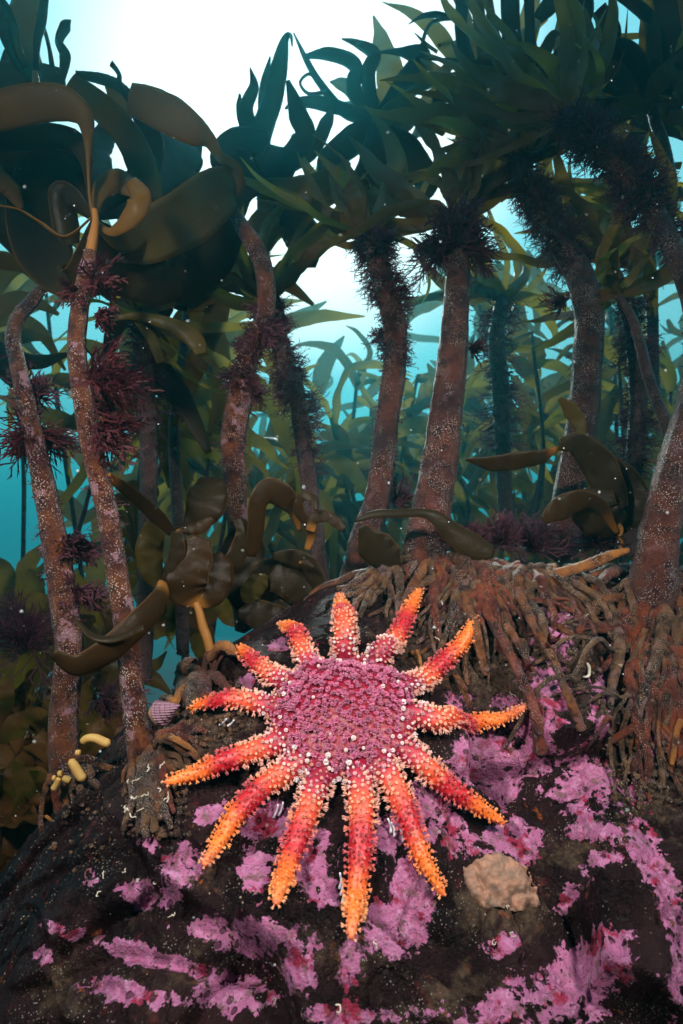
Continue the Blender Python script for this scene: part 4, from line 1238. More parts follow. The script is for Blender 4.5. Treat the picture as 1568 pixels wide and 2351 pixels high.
kT = kelp(700, 1420, .80, 'low dark kelp with curled brown fronds behind the sunstar\'s upper left arms', 'low young kelp on the rock')
stipe_part(kT, [(690, 1440), (700, 1380), (690, 1320)], [22, 20, 16], .80, M['stipe_dim'], 'stipe', n=16, seed=16)
for pts, w, d, m, tl, cp in (
        ([(1215, 600), (1180, 470), (1100, 380), (1010, 350), (945, 430), (930, 620), (900, 760)], [16, 90, 170, 170, 120, 110, 70], [.76, .74, .73, .75], 'blade_shaded', .3, .12),
        ([(1260, 720), (1285, 590), (1210, 470), (1225, 385), (1300, 390), (1320, 470)], [40, 70, 70, 60, 64, 30], [.74, .73, .72], 'blade_shaded', .3, .1),
        ([(1280, 600), (1310, 520), (1390, 505), (1450, 545), (1495, 590)], [60, 80, 70, 76, 44], .73, 'blade_shaded', .15, .1),
        ([(1250, 1150), (1010, 1100), (860, 900), (860, 700), (900, 560)], [80, 260, 330, 280, 120], [.80, .82, .84], 'blade_dark', .1, .08),
        ([(1250, 1150), (1240, 1000), (1130, 900), (1000, 880), (900, 960)], [80, 220, 240, 220, 80], [.80, .79, .80], 'blade_dark', -.1, .1),
        ([(1250, 1150), (1330, 960), (1270, 820), (1160, 770), (1040, 760)], [60, 120, 130, 110, 40], [.80, .78], 'blade_dark', .2, .1),
        ([(1250, 1150), (1080, 1160), (940, 1130), (820, 1130)], [60, 180, 180, 60], [.80, .77], 'blade_dark', .0, .1),
        ([(1000, 880), (960, 920), (900, 1000), (880, 1060)], [30, 130, 140, 60], .78, 'blade_olive', .1, .1),
        ([(1210, 800), (1260, 800), (1300, 830)], [16, 40, 20], .77, 'blade_shaded', .2, .1)):
    blade(kT, Z3, pts, w, d, m, tilt=tl, cup=cp * .5, ruffle=.05)
kU = kelp(1425, 1262, .80, 'low black kelp with small golden base on the ridge at right', 'low young kelp on the rock')
stipe_part(kU, [(1428, 1275), (1426, 1240), (1422, 1222)], [16, 12, 14], .80, M['gold'], 'stipe', n=12, seed=17)
for pts, w, d, m, tl, cp in (
        ([(1285, 1010), (1240, 980), (1170, 900), (1180, 800)], [20, 160, 240, 120], [.80, .79, .80], 'blade_dark', .2, .12),
        ([(1285, 1005), (1330, 940), (1350, 850), (1290, 740), (1210, 650)], [20, 100, 130, 110, 40], [.80, .82], 'blade_dark', .2, .1),
        ([(1280, 1000), (1250, 860), (1180, 700), (1090, 600), (1000, 600)], [20, 120, 170, 110, 50], [.80, .80, .79], 'blade_dark', .1, .12),
        ([(1270, 1010), (1180, 880), (1080, 860), (990, 900), (930, 950)], [20, 70, 110, 110, 40], [.79, .76], 'blade_shaded', .3, .1),
        ([(1278, 1020), (1280, 990), (1262, 970)], [14, 30, 50], .79, 'gold', .1, .1),
        ([(1100, 590), (1090, 500), (1050, 440), (1000, 385)], [30, 70, 70, 20], .80, 'blade_olive', .2, .1),
        ([(1000, 615), (900, 660), (780, 680), (680, 685), (570, 668)], [20, 70, 90, 70, 10], .80, 'blade_shaded', .35, .1)):
    blade(kU, Z4, pts, w, d, m, tilt=tl, cup=cp * .5, ruffle=.05)
kV = kelp(940, 1330, .74, 'low kelp with black wavy leaf crossing the foot of the stout stalks', 'low young kelp on the rock')
stipe_part(kV, [(905, 1345), (915, 1325), (918, 1310)], [14, 14, 12], .74, M['stipe_dim'], 'stipe', n=12, seed=18)
for pts, w, d, m, tl, cp in (
        ([(60, 950), (150, 920), (250, 915), (370, 912), (440, 940), (520, 1010), (620, 1070), (700, 1090)], [14, 40, 44, 44, 70, 100, 120, 60], [.72, .71, .72], 'blade_dark', .3, .1),
        ([(270, 1190), (210, 1130), (150, 1060), (95, 975)], [30, 150, 170, 40], [.74, .73, .72], 'blade_dark', .1, .08),
        ([(500, 1000), (560, 1060), (640, 1110)], [60, 130, 60], .76, 'blade_dark', .1, .1)):
    blade(kV, Z4, pts, w, d, m, tilt=tl, cup=cp)
# small holdfast with an orange loop above the snail
kW = kelp(455, 1590, .66, 'stump of a small kelp with an orange looping root behind the purple cone snail', 'low young kelp on the rock')
hW = part_empty('holdfast', kW)
for i, (pts, w, m) in enumerate((([(378, 1615), (384, 1570), (402, 1538), (432, 1528), (452, 1545)], (20, 22, 24, 22, 16), 'root_orange'), ([(440, 1540), (430, 1580), (420, 1625)], (40, 44, 30), 'root'),
                                 ([(462, 1550), (470, 1590), (480, 1625)], (36, 40, 26), 'root_red'), ([(450, 1545), (450, 1590), (445, 1630)], (40, 44, 30), 'root_grit'),
                                 ([(480, 1545), (505, 1580), (530, 1600)], (26, 24, 16), 'root_red'), ([(490, 1530), (530, 1515), (560, 1520)], (24, 26, 14), 'root_orange'))):
    root_px(hW, (0, 0, 1), pts, w, m, lift=.012, seed=120 + i)
rs = np.random.RandomState(33)
roots(kF, px_ab(1060, 1310), 10, -150, -40, .06, .2, .0026, rs, ['root_grit', 'root', 'root_red'], hold=hF, forks=.9, lift0=.02, spread=.05)
roots(kH, px_ab(1470, 1420), 14, -140, -50, .06, .2, .0026, rs, ['root_grit', 'root', 'root_red'], hold=hH, forks=.9, lift0=.02, spread=.05)
roots(kW, px_ab(455, 1570), 9, -170, -10, .03, .08, .004, rs, ['root_grit', 'root_red'], hold=hW, lift0=.01)
roots(kB, px_ab(365, 1740), 7, -60, 40, .02, .045, .0035, rs, ['root_grit', 'root_red', 'root'], hold=hB, lift0=.008, max_lift=.004)

# ------------------------------------------------------------------ canopy
def rnd_straps(kp, px, py, d, n, a0, a1, L0, L1, w0, w1, seed, mats, dd=(-.1, .3), curve=95):
    """a digitate blade: straps that leave the stalk in two or three sweeping bundles and trail with the swell"""
    rs = np.random.RandomState(seed)
    nb_ = 3
    for b_ in range(nb_):
        main = a0 + (a1 - a0) * (b_ + rs.uniform(.2, .8)) / nb_
        flow = rs.choice([0, 180, 15, 165, -25, 205]) if rs.rand() < .75 else 90
        dep_ = d + rs.uniform(*dd)
        for q in range(int(n * 1.5 / nb_) + 1):
            m_ = mats[rs.randint(len(mats))]
            strap(kp, px + rs.normal(0, 6), py + rs.normal(0, 6), d, main + rs.normal(0, 20), rs.uniform(L0 * .8, L1 * 1.25), rs.uniform(w0, w1) * rs.uniform(.3, .75), rs, m_,
                  dep_ - d + rs.normal(0, .05), rs.normal(0, 30), flow=flow + rs.normal(0, 14))
DK, OL = ['blade_dark', 'blade_dark', 'blade_olive', 'blade_far'], ['blade_olive', 'blade_far', 'blade_dark']
rnd_straps(kE, 850, 540, .95, 10, 20, 215, 150, 320, 40, 75, 51, OL)
rnd_straps(kF, 1042, 500, .92, 14, -10, 195, 180, 380, 45, 80, 52, DK)
rnd_straps(kG, 1180, 365, 1.0, 14, -20, 200, 180, 380, 45, 85, 53, DK)
rnd_straps(kH, 1300, 265, .85, 13, 10, 215, 180, 380, 45, 80, 54, DK)
rnd_straps(kJ, 1420, 680, .86, 8, 20, 200, 120, 260, 30, 55, 55, OL)
rnd_straps(kD, 620, 690, 1.02, 11, 10, 185, 180, 320, 45, 80, 56, DK)
rnd_straps(kK, 330, 720, 1.06, 10, -40, 170, 160, 330, 40, 70, 57, OL)
rnd_straps(kM, 1390, 590, 1.03, 11, -10, 190, 160, 330, 40, 75, 58, DK)
rnd_straps(kL, 1150, 680, 1.45, 10, -50, 230, 120, 240, 30, 60, 59, OL)
# traced silhouettes against the bright surface, upper middle
kN = kelp(600, 700, 1.25, 'dark kelp crown with pointed straps reaching up into bright water, top centre')
stipe_part(kN, [(600, 760), (605, 600), (600, 430)], [30, 28, 22], 1.28, M['stipe_dim'], seed=19)
for pts, w, d, m in (([(1200, 820), (1150, 620), (1130, 500), (1165, 400), (1148, 310)], [40, 80, 66, 50, 6], 1.25, 'blade_dark'), ([(1200, 820), (1190, 640), (1250, 450), (1285, 290), (1310, 180), (1335, 165), (1342, 215)], [50, 100, 96, 80, 34, 18, 6], 1.3, 'blade_dark'),
                     ([(1220, 820), (1390, 640), (1365, 520), (1320, 370)], [50, 110, 90, 20], 1.2, 'blade_dark'), ([(1200, 830), (1120, 780), (1050, 740), (1100, 660), (1240, 640)], [60, 160, 170, 150, 80], 1.2, 'blade_dark'),
                     ([(1200, 830), (1280, 760), (1370, 720)], [60, 190, 60], 1.2, 'blade_dark'), ([(1200, 830), (1110, 540), (1100, 430)], [40, 50, 10], 1.35, 'blade_dark'),
                     ([(1210, 830), (1210, 430), (1240, 260)], [40, 50, 8], 1.35, 'blade_dark'), ([(1210, 830), (1420, 700), (1500, 560), (1520, 500)], [40, 80, 60, 14], 1.3, 'blade_dark'),
                     ([(1210, 840), (1380, 880), (1540, 820), (1600, 740)], [40, 150, 120, 30], 1.15, 'blade_olive'), ([(1210, 840), (1250, 980), (1200, 1080), (1260, 1130)], [40, 150, 150, 60], 1.2, 'blade_olive'),
                     ([(1210, 840), (1330, 1000), (1400, 1100), (1420, 1230)], [60, 180, 180, 60], 1.2, 'blade_dark'), ([(1210, 840), (1080, 900), (960, 1130), (900, 1210)], [60, 170, 200, 60], 1.25, 'blade_dark')):
    blade(kN, Z1, pts, w, d, m, tilt=.2, cup=.08)
kQ = kelp(840, 420, 1.35, 'wide dark kelp crown with horizontal straps and curls below the bright surface, centre right')
stipe_part(kQ, [(880, 560), (860, 470), (850, 380)], [30, 30, 22], 1.38, M['stipe_dim'], seed=20)
for pts, w, d, m in (([(160, 560), (60, 420), (60, 300), (-60, 250), (-180, 260)], [60, 90, 80, 70, 16], 1.35, 'blade_dark'), ([(160, 560), (120, 350), (150, 250), (70, 200), (0, 178)], [50, 90, 80, 40, 8], 1.35, 'blade_dark'),
                     ([(160, 560), (290, 380), (360, 270), (270, 238), (160, 240)], [60, 120, 130, 40, 8], 1.3, 'blade_dark'), ([(160, 560), (350, 400), (470, 330), (540, 215), (440, 208)], [40, 60, 60, 50, 14], 1.3, 'blade_olive'),
                     ([(160, 560), (-60, 480), (-200, 470), (-260, 500)], [60, 80, 50, 10], 1.4, 'blade_dark'), ([(160, 560), (20, 520), (-100, 380), (-160, 280), (-220, 150)], [50, 60, 40, 36, 8], 1.4, 'blade_dark'),
                     ([(-60, 420), (-150, 430), (-190, 380), (-150, 340), (-110, 380)], [24, 20, 16, 16, 6], 1.4, 'blade_dark'), ([(160, 560), (280, 500), (420, 560), (470, 620)], [80, 140, 120, 20], 1.2, 'blade_olive'),
                     ([(160, 560), (60, 640), (-60, 740), (-100, 820)], [80, 150, 140, 30], 1.25, 'blade_dark'), ([(160, 560), (160, 700), (100, 850), (0, 900)], [80, 180, 180, 60], 1.2, 'blade_dark'),
                     ([(160, 560), (300, 700), (380, 830), (360, 920)], [80, 190, 170, 60], 1.25, 'blade_dark'), ([(160, 560), (330, 330), (400, 120), (520, 80), (520, 76)], [30, 30, 20, 26, 20], 1.3, 'blade_dark'),
                     ([(520, 85), (440, 68), (370, 75), (305, 112)], [26, 34, 26, 4], 1.25, 'blade_dark'), ([(440, 240), (380, 195), (335, 150)], [20, 20, 4], 1.25, 'blade_olive'),
                     ([(-20, 1120), (80, 1060), (200, 980), (330, 935), (400, 930)], [10, 50, 56, 50, 16], .85, 'blade_olive'), ([(380, 270), (560, 280), (700, 290)], [10, 30, 30], 1.05, 'blade_brown')):
    blade(kQ, Z2, pts, [x * .8 for x in w], d, m, tilt=.15, cup=.08)
kR = kelp(1160, 330, 1.1, 'dark kelp crown with tall vertical straps leaving the frame top, right of centre')
stipe_part(kR, [(1190, 440), (1180, 330), (1160, 240)], [30, 30, 24], 1.12, M['stipe_dim'], seed=21)
for pts, w, d, m in (([(760, 560), (600, 330), (550, 150), (555, -40)], [80, 100, 70, 76], 1.1, 'blade_dark'), ([(760, 560), (680, 330), (640, 150), (620, -40)], [80, 110, 80, 70], 1.08, 'blade_olive'),
                     ([(760, 560), (740, 330), (700, 150), (670, -40)], [80, 110, 60, 40], 1.12, 'blade_olive'), ([(760, 560), (790, 320), (780, 150), (770, -40)], [80, 130, 110, 110], 1.1, 'blade_dark'),
                     ([(760, 560), (860, 330), (865, 150), (860, -40)], [80, 100, 60, 56], 1.1, 'blade_dark'), ([(760, 560), (880, 350), (960, 180), (1000, 150)], [60, 80, 70, 20], 1.1, 'blade_olive'),
                     ([(760, 560), (960, 340), (1050, 200), (1100, 60), (1100, -60)], [80, 150, 110, 130, 110], 1.05, 'blade_dark'), ([(760, 560), (980, 400), (1120, 300), (1240, 170), (1180, 40)], [80, 140, 160, 100, 80], 1.05, 'blade_dark'),
                     ([(900, 90), (950, 30), (1010, -30)], [60, 100, 100], 1.1, 'blade_dark'), ([(760, 560), (640, 450), (500, 420), (420, 480)], [80, 140, 130, 40], 1.15, 'blade_dark'),
                     ([(760, 560), (620, 560), (560, 720), (600, 860)], [80, 130, 140, 60], 1.15, 'blade_far'), ([(760, 560), (700, 700), (700, 830), (750, 920)], [80, 120, 120, 40], 1.2, 'blade_far'),
                     ([(760, 560), (860, 560), (960, 560)], [80, 110, 20], 1.3, 'blade_far'), ([(760, 600), (900, 660), (1000, 660)], [60, 90, 70], 1.3, 'blade_far')):
    blade(kR, Z2, pts, [x * .8 for x in w], d, m, tilt=.15, cup=.07)
kX = kelp(1500, 260, 1.0, 'black kelp crown in the top right corner, arching strap framing blue water')
stipe_part(kX, [(1540, 420), (1520, 330), (1490, 230)], [30, 30, 24], 1.02, M['stipe_dim'], seed=22)
for pts, w, d, m in (([(1420, 440), (1440, 250), (1410, 90), (1330, 10), (1220, -60)], [80, 150, 70, 60, 60], 1.0, 'blade_dark'), ([(1420, 440), (1480, 250), (1480, 80), (1460, -60)], [80, 180, 160, 150], 1.0, 'blade_dark'),
                     ([(1420, 440), (1550, 260), (1570, 80), (1560, -60)], [80, 150, 140, 150], 1.02, 'blade_olive'), ([(1420, 440), (1340, 260), (1250, 220), (1150, 260)], [80, 110, 90, 40], 1.0, 'blade_dark'),
                     ([(1420, 440), (1300, 380), (1180, 330), (1080, 380)], [80, 170, 150, 40], 1.05, 'blade_dark'), ([(1300, 260), (1330, 330), (1310, 400)], [60, 80, 20], 1.1, 'blade_far'),
                     ([(1420, 440), (1560, 400), (1660, 380)], [80, 130, 100], 1.0, 'blade_dark'), ([(1420, 440), (1300, 500), (1150, 520), (1020, 480)], [80, 150, 150, 50], 1.05, 'blade_dark'),
                     ([(1420, 440), (1500, 560), (1600, 620)], [80, 120, 80], 1.05, 'blade_dark'), ([(1420, 440), (1380, 560), (1330, 690)], [80, 130, 60], 1.1, 'blade_dark'),
                     ([(1560, 760), (1450, 760), (1370, 700), (1335, 650)], [40, 40, 36, 8], 1.1, 'blade_olive'), ([(1560, 880), (1500, 900), (1510, 980)], [60, 50, 20], 1.2, 'blade_far')):
    blade(kX, Z2, pts, [x * .8 for x in w], d, m, tilt=.15, cup=.07)

# two more plants between the stalks at left, and one filling the right of the canopy
kO = kelp(400, 1300, 1.2, 'dark green kelp with long hanging straps between the second and third stalks')
stipe_part(kO, [(420, 1500), (412, 1250), (400, 1000), (420, 820), (430, 700)], [30, 28, 26, 24, 18], 1.22, M['stipe_dim'], seed=23)
for pts, w, d, m in (([(430, 705), (380, 690), (335, 790), (420, 920), (480, 1040)], [24, 60, 66, 56, 16], 1.1, 'blade_dark'), ([(430, 705), (500, 700), (450, 840), (400, 980)], [24, 60, 50, 10], 1.15, 'blade_olive'),
                     ([(430, 705), (340, 680), (270, 740), (240, 860)], [24, 56, 50, 12], 1.2, 'blade_dark'), ([(430, 705), (490, 760), (510, 880), (480, 1000)], [24, 56, 46, 10], 1.2, 'blade_far'),
                     ([(430, 705), (520, 640), (610, 680), (660, 760)], [24, 60, 56, 12], 1.15, 'blade_dark'), ([(430, 705), (460, 620), (530, 600), (640, 640), (720, 700)], [24, 50, 50, 40, 8], 1.1, 'blade_olive'),
                     ([(430, 705), (380, 800), (310, 880), (300, 1000)], [24, 60, 44, 10], 1.25, 'blade_far'), ([(430, 705), (440, 850), (380, 1000), (390, 1120)], [24, 50, 44, 10], 1.3, 'blade_far'),
                     ([(430, 705), (350, 640), (250, 650), (180, 690)], [24, 60, 50, 10], 1.1, 'blade_dark'), ([(430, 705), (420, 600), (330, 610), (250, 680)], [24, 70, 60, 20], 1.15, 'blade_dark')):
    blade(kO, (0, 0, 1), pts, w, d, m, tilt=.3, cup=.08, notch=.08)
kP = kelp(330, 1330, 1.5, 'pale teal fan of thin curved straps low between the two left stalks')
stipe_part(kP, [(335, 1420), (332, 1360), (325, 1300)], [14, 12, 12], 1.5, M['stipe_dim'], seed=24, n=20)
for q, (ex_, ey_) in enumerate(((262, 1150), (258, 1190), (268, 1230), (275, 1270), (282, 1310), (300, 1120), (360, 1130), (290, 1345))):
    blade(kP, (0, 0, 1), [(325, 1300), ((325 + ex_) / 2, ey_ - 10 + (1300 - ey_) * .1), (ex_ - 6, ey_ + 4), (ex_ - 26, ey_ + 46)], [8, 24, 22, 5], 1.5, 'blade_far', tilt=.2, cup=.06)
kY = kelp(-30, 900, 1.15, 'dark horizontal straps entering from the left edge beside the leftmost stalk')
stipe_part(kY, [(-60, 1300), (-55, 1000), (-50, 760)], [26, 24, 18], 1.15, M['stipe_dim'], seed=25)
for pts, w, d, m in (([(-50, 760), (20, 815), (90, 830), (160, 812)], [20, 40, 36, 8], 1.12, 'blade_dark'), ([(-50, 760), (10, 700), (70, 690), (135, 722)], [20, 40, 40, 8], 1.15, 'blade_olive'), ([(-50, 760), (0, 640), (50, 600), (120, 600)], [20, 44, 44, 10], 1.15, 'blade_far'),
                     ([(-50, 760), (10, 780), (70, 770), (120, 780)], [20, 40, 30, 8], 1.2, 'blade_far'), ([(-50, 760), (10, 850), (60, 900), (80, 960)], [20, 40, 36, 8], 1.15, 'blade_dark'), ([(-50, 760), (20, 730), (90, 760), (150, 850)], [20, 34, 34, 6], 1.25, 'blade_far')):
    blade(kY, (0, 0, 1), pts, w, d, m, tilt=.2, cup=.08)
kI = kelp(1480, 420, 1.15, 'dark tangled kelp crown behind the shaggy purple arm at upper right')
stipe_part(kI, [(1500, 900), (1495, 650), (1480, 420)], [28, 26, 20], 1.18, M['stipe_dim'], seed=26)
rnd_straps(kI, 1480, 420, 1.15, 8, -60, 240, 160, 330, 50, 90, 71, DK)
rnd_straps(kX, 1500, 240, 1.0, 6, -40, 220, 200, 360, 60, 100, 72, DK)
rnd_straps(kR, 1170, 250, 1.12, 6, -30, 210, 160, 330, 60, 95, 73, DK)
rnd_straps(kQ, 860, 300, 1.35, 6, -40, 220, 150, 260, 50, 90, 74, DK)

# ------------------------------------------------------------------ kelp further back, fading into the water
rs = np.random.RandomState(90)
far = [(280, 860, 1.2), (430, 900, 1.15), (450, 760, 1.25), (760, 960, 1.7), (820, 860, 2.2), (960, 860, 2.0), (690, 1060, 1.4), (20, 720, 1.6), (420, 820, 1.5), (480, 700, 1.35), (720, 1080, 1.9), (980, 960, 1.9), (1100, 700, 1.6), (1090, 900, 2.1),
       (1220, 760, 1.5), (1250, 950, 1.9), (1420, 820, 1.5), (1540, 900, 1.7), (270, 640, 1.5), (90, 520, 1.5),
       (1400, 700, 1.9), (640, 1120, 2.0), (1000, 1000, 2.4), (420, 1000, 1.8)]
for i, (px, py, d) in enumerate(far):
    d = d * 1.4
    kp = thing('kelp', tuple(P(px, 1500, d)), 'dim teal tinted kelp plant further back among the stalks', 'kelp', 'kelp further back')
    wv_ = rs.uniform(20, 40)
    bx_ = px + rs.normal(0, 60)
    mids = ((px + bx_) / 2 + rs.normal(0, 40), (py + 1400) / 2)
    stipe_part(kp, [(bx_, 1700), (bx_ + rs.normal(0, 60), 1400), mids, (px, py)], [11, 11, 10, 8], d, M['stipe_dim'], n=30, sides=8, rough=.2, seed=i)
    nst = rs.randint(8, 12)
    for q in range(nst):
        ang = -70 + 320 * (q + rs.rand()) / nst
        down = -50 if 90 > ang > -70 else 50
        u_ = rs.rand() ** 1.5 * .8     # leaves the stalk anywhere along its upper part
        mx_, my_ = mids
        strap(kp, px + (mx_ - px) * u_, py + (my_ - py) * u_, d, ang, rs.uniform(170, 420) * 1.8 / d, rs.uniform(24, 56) * 1.7 / d, rs, ['blade_far', 'blade_far', 'blade_olive', 'blade_dark'][rs.randint(4)], rs.uniform(-.3, .4), down * rs.uniform(.2, .8), flow=rs.choice([-90, -70, -110, 200, -20]) + rs.normal(0, 15))
# the mass of the kelp forest beyond, where single plants can no longer be told apart
rs = np.random.RandomState(91)
mb = MB()
for i in range(1100):
    px = rs.uniform(-200, 1800); py = rs.uniform(420, 1300) if i < 420 else rs.uniform(860, 1330); d = rs.uniform(2.6, 6.0)
    if (px < 560 and (py < 850 or px < 200 or rs.rand() < .4)) or (px < 1030 and py < 930 and rs.rand() < .7) or (py < 640 and rs.rand() < .5) or (640 < px < 1030 and 380 < py < 900): continue
    a0_ = rs.uniform(-150, -30) if rs.rand() < .7 else rs.uniform(0, 360)
    k_ = [(px, py)]
    L_ = rs.uniform(180, 420) * 2.2 / d
    for q in range(4):
        a0_ += rs.normal(0, 22)
        k_.append((k_[-1][0] + L_ / 4 * math.cos(R(a0_)), k_[-1][1] - L_ / 4 * math.sin(R(a0_))))
    ribbon(mb, PP(k_, d), np.array([.3, .9, 1, .8, .1]) * rs.uniform(30, 70) * 2.2 / FPX, tilt=[rs.normal(0, .6), rs.normal(0, .9)], cup=.08, ruffle=.05, n=12, m=4, thick=0, seed=i)
tag(mb.build('kelp_forest', M['blade_dark']), kind='stuff')
# low weed on the left, far below
for i, (px, py, d) in enumerate(((40, 1420, 1.9), (160, 1450, 1.6), (20, 1620, 1.2), (70, 1760, 1.05), (-10, 1850, .95), (120, 1880, .98), (20, 1980, .95), (90, 1680, 1.2), (-30, 1700, 1.1), (210, 1560, 1.5), (420, 1420, 1.3), (260, 1690, 1.1))):
    kp = thing('kelp', tuple(P(px, py + 160, d)), 'dark low kelp on the slope below the left stalks', 'kelp', 'kelp down the slope at left')
    rs2 = np.random.RandomState(600 + i)
    stipe_part(kp, [(px, py + 160), (px + 6, py + 60), (px, py)], [18, 16, 12], d, M['stipe_dim'], n=14, sides=8, seed=i)
    for q in range(8):
        strap(kp, px, py, d, -30 + 240 * (q + rs2.rand()) / 8, rs2.uniform(110, 230), rs2.uniform(46, 90), rs2, ['blade_dark', 'blade_shaded', 'blade_dark'][q % 3], rs2.uniform(-.15, .2), rs2.normal(0, 70))

# ------------------------------------------------------------------ red seaweed tufts
rs = np.random.RandomState(55)
def red_tuft(px, py, d, dx, dy, Lpx, n, label, m='red_algae', cone=.6, w=.0014):
    t = tag_mesh = None
    mb = MB()
    p = P(px, py, d)
    dirv = RIGHT * dx + UP * (-dy - .15) - FWD * .25
    tuft(mb, p, dirv, Lpx * d / FPX, int(n * 1.6), rs, w * .85, cone, 9)
    o = mb.build('red_seaweed', M[m])
    tag(o, label, 'seaweed', 'tufts of red seaweed')
T_ = [(85, 985, .68, -.1, 1.0, 95, 46, 'big bushy dark maroon seaweed wrapped round the leftmost stalk', 'red_algae', .75),
      (70, 910, .70, .6, -.4, 70, 14, 'small dark seaweed sprig above the big bushy tuft on the leftmost stalk', 'red_fuzz', .6),
      (150, 1240, .66, .9, .25, 85, 16, 'feathery dull maroon seaweed beside the small snail on the leftmost stalk', 'red_fuzz', .4),
      (170, 1350, .64, .9, .3, 75, 14, 'sparse dull seaweed low on the right side of the leftmost stalk', 'red_fuzz', .4),
      (212, 640, .62, .6, .1, 62, 20, 'wine red seaweed just under the golden neck of the second stalk', 'red_algae', .6),
      (182, 670, .63, -.6, .2, 45, 10, 'short wine red fringe on the left edge below the golden neck', 'red_algae', .5),
      (222, 720, .62, .6, .4, 50, 14, 'wine red fringe on the right edge below the golden neck', 'red_algae', .5),
      (206, 868, .61, 1, -.1, 120, 30, 'large feathery crimson seaweed fanning right from the second stalk', 'red_algae', .38),
      (222, 985, .61, 1, .15, 95, 22, 'second feathery crimson fan, below the largest one on the second stalk', 'red_algae', .4),
      (228, 950, .62, .6, -.6, 60, 10, 'small dark red sprig between the two crimson fans', 'red_algae', .5),
      (1012, 560, .88, -.7, .35, 85, 26, 'dark purple seaweed hanging left from the top of the stoutest stalk', 'red_fuzz', .5),
      (1075, 570, .88, .8, .2, 70, 22, 'dark purple seaweed hanging right from the top of the stoutest stalk', 'red_fuzz', .5),
      (1075, 800, .88, .7, -.1, 40, 9, 'small red leafy sprig on the right edge of the stoutest stalk', 'red_algae', .4),
      (1300, 690, .95, -.8, .1, 60, 12, 'dull red leafy sprig at the bend of the curved speckled stalk', 'red_algae', .4),
      (1150, 1250, .84, 0, -1, 75, 26, 'dark maroon seaweed clump on the ridge right of the stoutest stalk', 'red_fuzz', .7),
      (1090, 1255, .82, -.2, -1, 55, 18, 'dark maroon seaweed clump against the foot of the stoutest stalk', 'red_fuzz', .7),
      (1215, 1262, .86, .2, -1, 80, 26, 'dark maroon seaweed clump on the ridge left of the curved speckled stalk', 'red_fuzz', .8),
      (1370, 1255, .84, -.2, -1, 80, 26, 'dark maroon seaweed clump on the ridge beside the low black kelp', 'red_fuzz', .8),
      (1030, 1245, .76, .5, -1, 44, 14, 'short dark maroon seaweed at the right foot of the stoutest stalk', 'red_fuzz', .7),
      (60, 1490, .95, 0, -1, 120, 30, 'dim pinkish seaweed bush in the lower left gloom', 'red_fuzz', .8),
      (230, 1600, .72, .6, .2, 60, 14, 'dark seaweed between the feet of the two left stalks', 'red_fuzz', .7),
      (900, 1150, .9, .7, -.4, 55, 14, 'dull purple seaweed in the gap beside the grey brown stalk', 'red_fuzz', .6),
      (884, 770, .925, -.8, .2, 44, 10, 'pinkish frill on the left side of the grey brown stalk', 'red_fuzz', .5),
      (605, 750, .80, .7, .2, 60, 14, 'dark seaweed frill at the bend of the orange topped stalk', 'red_fuzz', .6),
      (575, 900, .81, .8, .2, 44, 10, 'grey pink frill on the right side of the orange topped stalk', 'red_fuzz', .5)]
for (px, py, d, dx, dy, L, n, lab, m, cone) in T_:
    red_tuft(px, py, d, dx, dy, L, n, lab, m, cone)
for (px, py, lab) in ((1195, 1560, 'little dark red blades sprouting among the roots above the longest root end'), (1255, 1490, 'little dark red blades beside the pink patch on the wedged stone')):
    ab = px_ab(px, py)
    mb = MB()
    p = surf(ab[0], ab[1], .008)[0]
    for q in range(7):
        dd = nrm(NV * .6 + rs.normal(0, .6, 3))
        ribbon(mb, [p, p + dd * .010, p + dd * .018 + rs.normal(0, .003, 3)], np.array([.002, .004, .001]), n=8, m=3, thick=.0006, seed=q, view=-FWD)
    tag(mb.build('red_seaweed', M['red_algae']), lab, 'seaweed', 'tufts of red seaweed')

